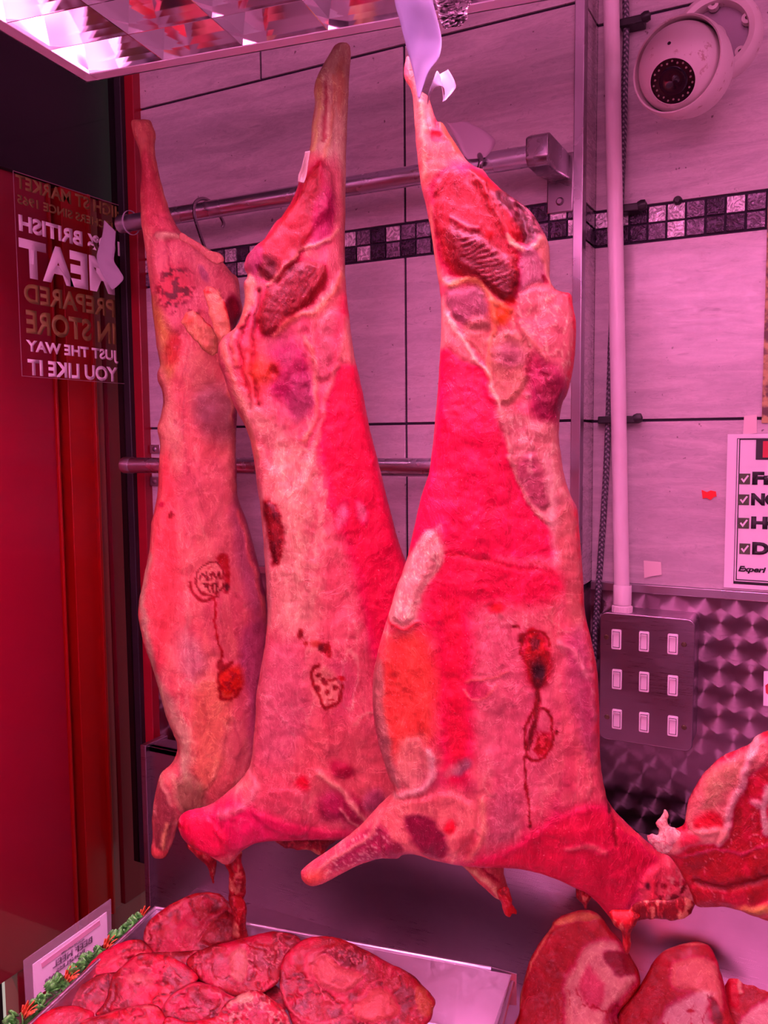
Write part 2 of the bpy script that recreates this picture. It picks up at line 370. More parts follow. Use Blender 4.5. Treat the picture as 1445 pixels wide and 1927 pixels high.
def flesh(name, pts, y=None, base=(225, 70, 95), layers=(), step=3., k=1.0, kb=.6, m=None, parent=None, rag=1.2, tilt=0., z=None, lift=0., warp=7., dist=None, cap=999., gain=1.18, sharp=False):
    """a solid piece of flesh of the traced outline: swollen front and back round a middle plane that faces the viewer"""
    if sharp:
        Q = np.array(pts, float); P = np.array([Q[i]*(1-t)+Q[(i+1) % len(Q)]*t for i in range(len(Q)) for t in (0, .25, .5, .75)])
    else: P = spline(pts, 5)
    c = P.mean(0)
    seg = P-np.roll(P, 1, 0); nrm = np.stack([seg[:, 1], -seg[:, 0]], 1); nrm /= np.linalg.norm(nrm, axis=1)[:, None]+1e-9
    P = P+nrm*((fbm(P[:, 0], P[:, 1], 14, 3)-.5)*2*rag)[:, None]
    d0 = ray(*c)
    if dist is not None: p0 = CP+d0*dist
    elif y is not None: p0 = aty(y, *c)
    else: p0 = at(2, z, *c)
    if tilt == 0.: n = np.array([-d0[0], -d0[1], 0.])
    else: n = -d0/np.linalg.norm(d0)+np.array([0, 0, tilt])
    n /= np.linalg.norm(n); p0 = p0+n*lift
    dv = n if tilt == 0. else -d0/np.linalg.norm(d0)
    pxm = (p0-CP)@Fv/FPX
    x0, y0 = P.min(0)-2*step; x1, y1 = P.max(0)+2*step
    xs = np.arange(x0, x1, step); ys = np.arange(y0, y1, step); X, Y = np.meshgrid(xs, ys)
    ins = inside(X, Y, P); dd, bx, by = segd(X, Y, P); sd = np.where(ins, dd, 0)
    # swelling: solve lap(u) = -1 inside, u = 0 outside, coarse to fine
    def solve(mask, h, f=None):
        if min(mask.shape) > 24:
            mc = mask[::2, ::2]; uc = solve(mc, 2*h); u = np.repeat(np.repeat(uc, 2, 0), 2, 1)[:mask.shape[0], :mask.shape[1]]; it = 90
            if u.shape != mask.shape: u = np.pad(u, ((0, mask.shape[0]-u.shape[0]), (0, mask.shape[1]-u.shape[1])), mode='edge')
        else: u = np.zeros(mask.shape); it = 500
        for _ in range(it):
            s = np.zeros_like(u); s[1:] += u[:-1]; s[:-1] += u[1:]; s[:, 1:] += u[:, :-1]; s[:, :-1] += u[:, 1:]
            u = np.where(mask, (s+h*h)/4, 0)
        return u
    u = solve(ins, step)
    def blur(a, r):
        for _ in range(3):
            for ax in (0, 1):
                cs = np.cumsum(np.concatenate([np.repeat(np.take(a, [0], ax), r+1, ax), a, np.repeat(np.take(a, [-1], ax), r, ax)], ax), ax)
                nlen = a.shape[ax]; a = (np.take(cs, range(2*r+1, 2*r+1+nlen), ax)-np.take(cs, range(nlen), ax))/(2*r+1) if cs.shape[ax] >= 2*r+1+nlen else (np.take(cs, range(cs.shape[ax]-nlen, cs.shape[ax]), ax)-np.take(cs, range(nlen), ax))/(2*r+1)
        return a
    good = ins & (dd > 2.2*step)
    if good.sum() < 10: good = ins
    q = np.where(good, u/np.maximum(dd, step*.5), 0); qq = blur(q, 2)/np.maximum(blur(good.astype(float), 2), 1e-4)
    wgt = sm((dd-1.5*step)/(4*step)); u2 = np.where(ins, (wgt*u+(1-wgt)*np.clip(qq, 0, q.max())*dd), 0)
    hh = np.sqrt(np.maximum(2*u2, 0)); hh = cap*np.tanh(hh/cap) if cap < 900 else hh
    C, H = paint(X, Y, base, layers, warp)
    H = H+1.3*(fbm(X, Y, 18, 21)-.5)*2+4.0*(fbm(X, Y, 70, 25)-.5)*2
    edge = sm(sd/(5*step)); front = k*hh+1.5*H*edge; back = -kb*hh
    # cells
    cell = ins[:-1, :-1] | ins[1:, :-1] | ins[:-1, 1:] | ins[1:, 1:]
    use = np.zeros(ins.shape, bool); use[:-1, :-1] |= cell; use[1:, :-1] |= cell; use[:-1, 1:] |= cell; use[1:, 1:] |= cell
    out = use & ~ins; Xp = np.where(out, bx, X); Yp = np.where(out, by, Y)
    dirs = Fv[None, None]+Rv[None, None]*((Xp-722.5)/FPX)[..., None]+Uv[None, None]*((963.5-Yp)/FPX)[..., None]
    t = ((p0-CP)@n)/(dirs@n); base3 = CP+dirs*t[..., None]
    fr = base3+dv*(np.where(out, 0, front)*pxm)[..., None]; bk = base3+dv*(back*pxm)[..., None]
    idf = -np.ones(ins.shape, int); nf = use.sum(); idf[use] = np.arange(nf)
    idb = idf.copy(); nb = ins.sum(); idb[ins] = nf+np.arange(nb)
    V = np.concatenate([fr[use], bk[ins]]); A = alb(C, gain); A = np.concatenate([A[use], A[ins]])
    j, i = np.nonzero(cell)
    def faces(I, rev):
        f = np.stack([I[j, i], I[j+1, i], I[j+1, i+1], I[j, i+1]], 1); return f[:, ::-1] if rev else f
    Fc = np.concatenate([faces(idf, False), faces(idb, True)])
    # cells whose four corners all lie outside on the rim would be doubled
    allout = (out[j, i] & out[j+1, i] & out[j+1, i+1] & out[j, i+1]); keep = ~np.concatenate([allout, allout]); Fc = Fc[keep]
    me = bpy.data.meshes.new(name); me.vertices.add(len(V)); me.vertices.foreach_set('co', V.ravel())
    me.loops.add(len(Fc)*4); me.loops.foreach_set('vertex_index', Fc.ravel().astype(np.int32))
    me.polygons.add(len(Fc)); me.polygons.foreach_set('loop_start', np.arange(0, len(Fc)*4, 4, dtype=np.int32))
    me.polygons.foreach_set('loop_total', np.full(len(Fc), 4, np.int32)); me.polygons.foreach_set('use_smooth', np.ones(len(Fc), bool))
    me.update(calc_edges=True); me.validate()
    ca = me.color_attributes.new('Col', 'FLOAT_COLOR', 'POINT'); ca.data.foreach_set('color', np.concatenate([A, np.ones((len(A), 1))], 1).ravel())
    me.materials.append(m or M_car)
    o = bpy.data.objects.new(name, me); sc.collection.objects.link(o)
    if parent: o.parent = parent; o.matrix_parent_inverse = parent.matrix_world.inverted()
    return o

def text(body, o3, ud, vd, W, Hh, material, parent, name='lettering', off=0.03, depth=.0004, shear=0):
    """lettering filling a rectangle: o3 its lower start corner, ud reading direction, vd up"""
    c = bpy.data.curves.new(name, 'FONT'); c.body = body; c.size = 1; c.offset = off; c.extrude = 0; c.shear = shear
    c.resolution_u = 4
    t = bpy.data.objects.new(name, c); sc.collection.objects.link(t); bpy.context.view_layer.update()
    me = bpy.data.meshes.new_from_object(t.evaluated_get(bpy.context.evaluated_depsgraph_get()))
    bpy.data.objects.remove(t)
    v = np.array([x.co[:] for x in me.vertices]); lo = v.min(0); hi = v.max(0); ud = np.array(ud, float); vd = np.array(vd, float)
    nn = np.cross(ud, vd)
    for x, p in zip(me.vertices, v):
        q = np.array(o3)+ud*(p[0]-lo[0])/(hi[0]-lo[0])*W+vd*(p[1]-lo[1])/(hi[1]-lo[1])*Hh; x.co = q
    me.materials.clear(); me.materials.append(material); me.name = name
    o = bpy.data.objects.new(name, me); sc.collection.objects.link(o)
    s = o.modifiers.new('thick', 'SOLIDIFY'); s.thickness = depth; s.offset = 0
    if parent: o.parent = parent; o.matrix_parent_inverse = parent.matrix_world.inverted()
    return o
def sheet(name, rows, material, parent=None, thick=.0006, sub=8, cols=6, crumple=0., dflt=1.):
    """a sheet of paper: rows of (left px, left py, right px, right py, left distance, right distance, sag)"""
    R = spline([r[:4] for r in rows], sub, False); D = spline([r[4:7] for r in rows], sub, False); mb = MB(); n = len(R)
    for i in range(n):
        for j in range(cols+1):
            t = j/cols; px = R[i, 0]*(1-t)+R[i, 2]*t; py = R[i, 1]*(1-t)+R[i, 3]*t
            d = D[i, 0]*(1-t)+D[i, 1]*t+D[i, 2]*math.sin(math.pi*t)+crumple*(random.random()-.5)
            mb.v.append(tuple(CP+ray(px, py)*d))
    for i in range(n-1):
        for j in range(cols):
            a = i*(cols+1)+j; mb.f.append([a, a+1, a+cols+2, a+cols+1]); mb.m.append(0)
    o = mb.build(name, material, parent, smooth=True)
    s = o.modifiers.new('thick', 'SOLIDIFY'); s.thickness = thick
    return o

# ================================================================== THE SETTING
YW, YR, XC = 1.35, 1.44, -.349
ZG1, ZM1, ZM0, ZG2, ZT = [CAMZ+q for q in (.668, .373, .317, .030, -.243)]
XL = -1.245                 # left end of the tiled wall
G = .0022                   # half a grout line
def tiles(mb, axis, fixed, lo, hi, rows, out, mi=0):
    for (z0, z1, cuts) in rows:
        cs = [lo]+[c for c in cuts if lo+.01 < c < hi-.01]+[hi]
        for a, b in zip(cs[:-1], cs[1:]):
            a2 = a+(G if a != lo else 0); b2 = b-(G if b != hi else 0)
            if axis == 'x': mb.box((a2, fixed, z0+G), (b2, fixed-out, z1-G), mi)
            else: mb.box((fixed, a2, z0+G), (fixed+out, b2, z1-G), mi)
def mosaics(mb, axis, fixed, lo, hi, out, pattern, start):
    p = .0292; r = random.Random(3 if axis == 'x' and lo < -1 else 5); n = 0; x = start
    while x < hi:
        for row in (0, 1):
            a = max(x+.0016, lo); b = min(x+p-.0016, hi)
            if b-a > .004:
                z1 = ZM1-.0022-row*p*.94; z0 = z1-p*.94+.003
                q = pattern[row][n % len(pattern[row])]; q = 'sMd'.index(q) if q in 'sMd' else 2
                if axis == 'x': mb.box((a, fixed, z0), (b, fixed-out, z1), q+2)
                else: mb.box((fixed, a, z0), (fixed+out, b, z1), q+2)
        x += p; n += 1
mats_wall = [M_grout, M_tile]+M_mo
allc = [-1.245-.0, -.950, -.655, -.360]
mb = MB(); mb.box((XL, YW+.004, ZT-.9), (XC-.002, YW+.012, CAMZ+1.5), 0)
tiles(mb, 'x', YW+.005, XL, XC, [(ZG1, CAMZ+1.0, [-.950]), (ZM1, ZG1, [-.655]), (ZG2, ZM0, [-.655]), (ZT, ZG2, [-.655])], .005, 1)
mosaics(mb, 'x', YW+.005, XL, XC, .005, ['sMdsdMMsdsMdMsMdsMdsMMdsMsdMdsM', 'MdMdMsdMsdMsdMsMdsdMdMddsMddMds'], XL-.003)
struct(mb.build('wall_back', mats_wall, bevel=.0008))
mb = MB(); mb.box((XC-.01, YW+.012, ZT-.9), (XC-.006, YR+.012, CAMZ+1.5), 0)
tiles(mb, 'y', XC-.006, YW, YR, [(ZG1, CAMZ+1.0, []), (ZM1, ZG1, []), (ZG2, ZM0, []), (ZT, ZG2, [])], .006, 1)
mosaics(mb, 'y', XC-.006, YW+.002, YR, .006, ['MdM', 'dMd'], YW)
struct(mb.build('wall_pillar', mats_wall, bevel=.0008))
mb = MB(); mb.box((XC-.006, YR+.004, ZT-.02), (.75, YR+.012, CAMZ+1.5), 0)
tiles(mb, 'x', YR+.005, XC, .75, [(ZG1, CAMZ+1.0, [.245]), (ZM1, ZG1, [.245]), (ZG2, ZM0, [.245]), (ZT, ZG2, [.245])], .005, 1)
mosaics(mb, 'x', YR+.005, XC, .75, .005, ['ssdssMdsMMsMdsds', 'dddMsMddMddMddsM'], XC-.004)
struct(mb.build('wall_right', mats_wall, bevel=.0008))
# corner strip, trims, steel panels
mb = MB(); mb.box((XC-.013, YW-.003, ZT-.01), (XC+.002, YW+.02, CAMZ+1.0)); struct(mb.build('trim_1', M_trim, bevel=.001))
mb = MB(); mb.box((XC, YR-.006, ZT-.012), (.75, YR+.004, ZT+.002)); struct(mb.build('trim_2', M_trim, bevel=.001))
mb = MB(); mb.box((XL, YW-.004, ZT-.012), (XC, YW+.004, ZT+.002)); struct(mb.build('trim_3', M_trim, bevel=.001))
mb = MB(); mb.box((XC-.002, YR, CAMZ-1.1), (.75, YR+.008, ZT-.010)); mb.box((XC-.006, YW, CAMZ-1.1), (XC, YR, ZT-.01)); mb.box((XL, YW, CAMZ-1.1), (XC, YW+.008, ZT-.010))
struct(mb.build('wall_cladding', M_swirl))
ZC = CAMZ-.895
mb = MB(); mb.box((-1.10, .25, ZC-.02), (.75, 1.30, ZC)); struct(mb.build('floor_counter', M_steel, bevel=.002))
YU = 1.285
mb = MB(); mb.box((-1.215, YU, ZC-.2), (.75, YU+.012, CAMZ-.62)); mb.box((-1.215, YU, CAMZ-.632), (.75, YU+.05, CAMZ-.62)); mb.box((-1.227, YU-.012, ZC-.2), (-1.213, YU+.055, CAMZ-.615))
struct(mb.build('wall_upstand', M_steel, bevel=.0015))
# red frame and black seal beside the glass, the shop glass
XGL = -1.27
mb = MB(); mb.box((-1.269, YW-.02, CAMZ-.9), (XL+.001, YW+.02, CAMZ+1.2)); struct(mb.build('trim_4', M_red, bevel=.002))
mb = MB(); mb.box((-1.300, YW-.032, CAMZ-.9), (-1.266, YW+.02, CAMZ+1.2)); struct(mb.build('trim_5', M_black, bevel=.002))
def glassm():
    m = bpy.data.materials.new('window_glass'); m.use_nodes = True; t = m.node_tree; t.nodes.clear()
    o = t.nodes.new('ShaderNodeOutputMaterial'); mx = t.nodes.new('ShaderNodeMixShader'); tr = t.nodes.new('ShaderNodeBsdfTransparent')
    gl = t.nodes.new('ShaderNodeBsdfGlossy'); gl.inputs['Roughness'].default_value = .03; fr = t.nodes.new('ShaderNodeFresnel'); fr.inputs[0].default_value = 1.14
    tr.inputs[0].default_value = (.97, .95, .96, 1)
    t.links.new(fr.outputs[0], mx.inputs[0]); t.links.new(tr.outputs[0], mx.inputs[1]); t.links.new(gl.outputs[0], mx.inputs[2]); t.links.new(mx.outputs[0], o.inputs[0]); return m
M_glass = glassm()
mb = MB(); mb.box((-1.286, -.1, CAMZ-1.06), (-1.282, YW-.032, CAMZ+1.2)); struct(mb.build('window_1', M_glass))
# the doorway in red, seen through the glass: panel, grooves, mullions; black fascia above
XO = -1.34
def yo(px, py=1300): return at(0, XO, px, py)[1]
mb = MB()
ZP1 = at(0, XO, 0, 312)[2]; ZP0 = at(0, XO, 30, 1842)[2]
def ostrip(a, b, x, mi): mb.box((XO, yo(a), ZP0), (XO-x, yo(b), ZP1), mi)
mb.box((XO-.012, -.6, ZP0), (XO-.05, yo(132), ZP1), 0)
mb.box((XO-.006, yo(132), ZP0), (XO-.05, yo(136), ZP1), 1)
mb.box((XO-.045, yo(136), ZP0), (XO-.05, yo(153), ZP1), 2)
mb.box((XO-.004, yo(153), ZP0), (XO-.05, yo(196), ZP1), 1)
mb.box((XO+.004, yo(196), ZP0), (XO-.05, yo(201), ZP1), 1)
mb.box((XO-.010, yo(201), ZP0), (XO-.05, yo(221), ZP1), 0)
mb.box((XO-.03, yo(221), ZP0), (XO-.05, yo(224), ZP1), 2)
mb.box((XO-.004, yo(224), ZP0), (XO-.05, YW+1.2, ZP1), 3)
mb.box((XO-.02, yo(47, 1842), .02), (XO-.06, YW+1.2, ZP0), 0); mb.box((XO-.02, -.3, .02), (XO-.06, yo(17, 1842), ZP0), 2)
struct(mb.build('door_1', [M_reddk, M_redp, M_groove, M_redb], bevel=.0015))
mb = MB(); mb.box((XO, -.8, ZP1), (XO-.06, YW+1.2, CAMZ+2.2)); struct(mb.build('wall_fascia', M_fascia))
M_paint = mat('painted_wall', (.62, .55, .58), .6)
mb = MB(); mb.box((-1.30, -2.0, 2.75), (2.2, 1.5, 2.80)); struct(mb.build('ceiling', M_paint))
mb = MB(); mb.box((-1.30, -2.05, 0), (2.2, -2.0, 2.75)); struct(mb.build('wall_front', M_paint))
mb = MB(); mb.box((2.2, -2.0, 0), (2.25, 1.5, 2.75)); struct(mb.build('wall_side', M_paint))
mb = MB(); mb.box((.75, YR+.01, 0), (2.2, YR+.05, 2.75)); struct(mb.build('wall_corner', M_paint))
mb = MB(); mb.box((-1.305, -2.0, 0), (-1.285, -.1, 2.75)); mb.box((-1.305, -.1, 0), (-1.285, YW+.02, CAMZ-1.06)); struct(mb.build('wall_left', M_paint))
M_floor = mat('shop_floor', (.30, .22, .24), .5)
mb = MB(); mb.box((-1.285, -2.0, -.04), (2.2, 1.5, 0)); struct(mb.build('floor', M_floor))
M_pave = mat('pavement', (.62, .62, .58), .9)
mb = MB(); mb.box((-9, -3, -.05), (XO-.05, 9, 0)); struct(mb.build('floor_pavement', M_pave))

# ================================================================== CEILING LIGHT
th = math.radians(8); EX = np.array([math.cos(th), math.sin(th), 0]); EY = np.array([math.sin(th), -math.cos(th), 0]); EZ = np.array([0, 0, 1.])
ZF = CAMZ+.52; Q0 = at(2, ZF, 168, 140)
NX, NY, CX, CY = 7, 8, .122, .078
M_white = mat('white_enamel', (.80, .74, .80), .4); M_mirror = mat('mirror_aluminium', (.93, .9, .93), .06, 1)
k = N(M_mirror); k.out('Normal', k.bump(k.noise(k.pos(), 9, 1, .5, .3), .10, .004))
M_tube = mat('lit_tube', (1, 1, 1), .5); M_tube.node_tree.nodes['Principled BSDF'].inputs['Emission Color'].default_value = (1, .30, .66, 1); M_tube.node_tree.nodes['Principled BSDF'].inputs['Emission Strength'].default_value = TUBE
fx = thing('ceiling_light', 'mirror louvred fluorescent light fitting hanging over the carcasses', 'light', Q0+EX*.6+EY*.3+EZ*.1)
def FP(a, b, c): return Q0+EX*a+EY*b+EZ*c
W_, D_ = NX*CX, NY*CY; lip = .022
mb = MB()
for (a0, a1, b0, b1) in ((-lip, 0, -lip, D_+lip), (W_, W_+lip, -lip, D_+lip), (0, W_, -lip, 0), (0, W_, D_, D_+lip)):
    mb.obox(FP((a0+a1)/2, (b0+b1)/2, .003), EX*(a1-a0)/2, EY*(b1-b0)/2, EZ*.003)
for (a0, a1, b0, b1) in ((-lip, -lip+.004, -lip, D_+lip), (W_+lip-.004, W_+lip, -lip, D_+lip), (-lip, W_+lip, -lip, -lip+.004), (-lip, W_+lip, D_+lip-.004, D_+lip)):
    mb.obox(FP((a0+a1)/2, (b0+b1)/2, .05), EX*(a1-a0)/2, EY*(b1-b0)/2, EZ*.05)
mb.obox(FP(W_/2, D_/2, .104), EX*(W_/2+lip), EY*(D_/2+lip), EZ*.004)
mb.build('housing', M_white, fx, bevel=.001)
def blade(mb, p, q, side, hb=.046, wt=.014):
    p, q, s = np.array(p), np.array(q), np.array(side); t = []
    prof = [(.0007, 0), (.003, .012), (.008, .028), (wt, hb)]
    for (w_, h) in prof:
        t += [p-s*w_+EZ*h, q-s*w_+EZ*h]
    n = len(mb.v); mb.v += [tuple(x) for x in t]
    for i in range(3): mb.f.append([n+2*i, n+2*i+1, n+2*i+3, n+2*i+2]); mb.m.append(0)
    n2 = len(mb.v)
    for (w_, h) in prof: mb.v += [tuple(p+s*w_+EZ*h), tuple(q+s*w_+EZ*h)]
    for i in range(3): mb.f.append([n2+2*i, n2+2*i+2, n2+2*i+3, n2+2*i+1]); mb.m.append(0)
    mb.f.append([n, n2, n2+1, n+1]); mb.m.append(0); mb.f.append([n+6, n+7, n2+7, n2+6]); mb.m.append(0)
for i in range(1, NX):
    mb = MB(); blade(mb, FP(i*CX, 0, .001), FP(i*CX, D_, .001), EX); mb.build('cross_blade', M_mirror, fx)
for j in range(0, NY+1):
    mb = MB(); blade(mb, FP(0, j*CY, .001), FP(W_, j*CY, .001), EY); mb.build('long_blade', M_mirror, fx)
for j in (1, 3, 5, 7):
    b = j*CY-CY/2+CY*0
    mb = MB(); mb.tube([FP(.02, b, .078), FP(W_-.02, b, .078)], .008, 16); mb.build('tube', M_tube, fx, smooth=True)
mb = MB(); mb.tube([FP(.25, D_/2, .104), FP(.25, D_/2, 1.1)], .006); mb.tube([FP(W_-.25, D_/2, .104), FP(W_-.25, D_/2, 1.1)], .006); mb.build('drop_rod', M_trim, fx)
M_dst = steel('dark_hook_steel', (.34, .29, .32), .28, (1, 1, 1), 20, .05)
# ================================================================== HANGING RAILS
YRAIL = 1.25
def rod(px0, px1, y, r, name, label, cat):
    a = aty(y, *px0); b = aty(y, *px1); b[2] = a[2] = (a[2]+b[2])/2; return a, b
ra, rb = rod((228, 417), (1003, 300), YRAIL, .015, '', '', '')
rail = thing('hanging_rail', 'upper polished steel meat rail with end bracket on the tiled wall', 'rail', (ra+rb)/2)
MB().tube([ra, rb], .0155, 32).build('tube', M_rail, rail, smooth=True)
MB().lathe(ra, (-1, 0, 0), [(.0, .004), (.0135, .004), (.0165, .001), (.0165, -.018), (.0158, -.019)]).build('end_cap', M_trim, rail, smooth=True)
mb = MB(); c = rb+np.array([.012, 0, 0])
mb.prism([c+np.array([-.017, -.022, .020]), c+np.array([-.017, -.010, .026]), c+np.array([-.017, .090, .026]), c+np.array([-.017, .098, -.012]), c+np.array([-.017, .03, -.020]), c+np.array([-.017, -.014, -.020]), c+np.array([-.017, -.022, -.010])], (.034, 0, 0))
mb.build('bracket_arm', M_dst, rail, bevel=.003)
mb = MB(); mb.box((c[0]-.019, YW-.006, c[2]-.062), (c[0]+.023, YW+.002, c[2]+.028)); mb.build('wall_plate', M_dst, rail, bevel=.002)
MB().lathe((c[0]+.002, YW-.006, c[2]-.045), (0, -1, 0), [(0, .004), (.004, .004), (.006, .001), (.0065, 0)], 20).build('screw', M_plate, rail, smooth=True)
la, lb = aty(YRAIL, 240, 877), aty(YRAIL, 1020, 880); la[2] = lb[2] = CAMZ-.047*YRAIL/YW+.0005
rail2 = thing('hanging_rail', 'lower steel meat rail running behind the carcasses', 'rail', (la+lb)/2)
MB().tube([la, lb], .0150, 32).build('tube', M_rail, rail2, smooth=True)
MB().lathe(la, (-1, 0, 0), [(.0, .012), (.012, .012), (.016, .008), (.0165, .0), (.0165, -.012), (.0155, -.014)]).build('end_cap', M_trim, rail2, smooth=True)
for (p, q) in (((292, 845), 0), ((292, 906), 1), ):
    g = aty(YW-.003, *p); mb = MB(); mb.box((g[0]-.011, YW-.007, g[2]-.009), (g[0]+.016, YW+.003, g[2]+.009)); o = mb.build('wall_plate', M_trim, rail2, bevel=.001)
    MB().lathe((g[0]+.001, YW-.007, g[2]), (0, -1, 0), [(0, .002), (.003, .002), (.0055, 0)], 16).build('screw', M_plate, o, smooth=True)
for e_ in (la+np.array([.045, 0, 0]), lb-np.array([.045, 0, 0])): MB().tube([e_, e_+np.array([0, .1, 0])], .010, 18).build('standoff', M_trim, rail2, smooth=True)

# hooks
def hook(pts, y, r, label):
    P = spline([list(p) for p in pts], 6, False); W = [aty(y+d, px, py) for px, py, d in P]
    return tag(MB().tube(W, r, 14).build('meat_hook', M_dst, None, smooth=True), label, 'hook', 'steel meat hooks on the upper rail')
hook([(418, 428, .028), (421, 421, .03), (415, 408, .03), (404, 390, .022), (392, 377, .008), (378, 374, -.016), (367, 382, -.03), (365, 398, -.034), (368, 415, -.036), (376, 440, -.046), (386, 468, -.06), (396, 490, -.085)], YRAIL, .0031, 'steel s-hook on the rail with its free tip showing, above the leftmost carcass')
hook([(902, 318, -.022), (905, 305, -.024), (903, 294, -.02), (898, 289, -.006), (895, 293, .012), (893, 312, .022), (897, 330, .02)], YRAIL, .0042, 'dark steel hook loop at the shoulder of the rightmost carcass leg')

# ================================================================== CARCASSES
FAT = (240, 125, 140); PALE = (222, 105, 130); RED = (236, 32, 72); DEEP = (165, 22, 55); PURP = (140, 48, 84); ORG = (236, 84, 66); DARK = (95, 12, 38); SCAB = (120, 12, 22); YEL = (235, 115, 90)
VERT = [('V', (240, 130, 145), 30, .035, .35, 8., 51), ('V', (250, 140, 150), 90, .012, .5, 2.5, 57), ('M', (200, 60, 90), 60, .58, .10, .5, 3., 61), ('M', (245, 105, 115), 40, .56, .10, .35, 4., 63)]
# ---- left carcass
O1 = [(247,229),(262,225),(281,226),(288,240),(293,255),(291,283),(296,310),(302,340),(312,375),(325,410),(341,438),(360,452),(385,464),(408,480),(433,510),(448,525),(452,556),(456,584),(449,603),(441,625),(441,660),(446,700),(448,740),(446,780),(444,830),(445,884),(447,933),(462,975),(474,1016),(491,1083),(500,1135),(503,1180),(500,1240),(492,1300),(488,1370),(484,1430),(470,1475),(440,1505),(405,1522),(376,1528),(352,1528),(336,1550),(327,1580),(319,1600),(313,1612),(301,1616),(288,1613),(284,1599),(287,1575),(286,1545),(289,1514),(295,1480),(303,1455),(322,1438),(331,1422),(333,1400),(324,1375),(312,1345),(303,1315),(290,1265),(272,1215),(261,1165),(262,1130),(271,1083),(281,1033),(285,985),(296,933),(299,880),(301,836),(296,805),(303,780),(307,745),(297,716),(296,700),(301,685),(295,653),(288,594),(282,535),(274,473),(266,421),(264,369),(266,325),(262,285),(252,256)]
c1 = thing('lamb_carcass', 'leftmost hanging lamb carcass, narrow, with a round ink stamp and drip on its flank', 'carcass', aty(1.14, 380, 1560))
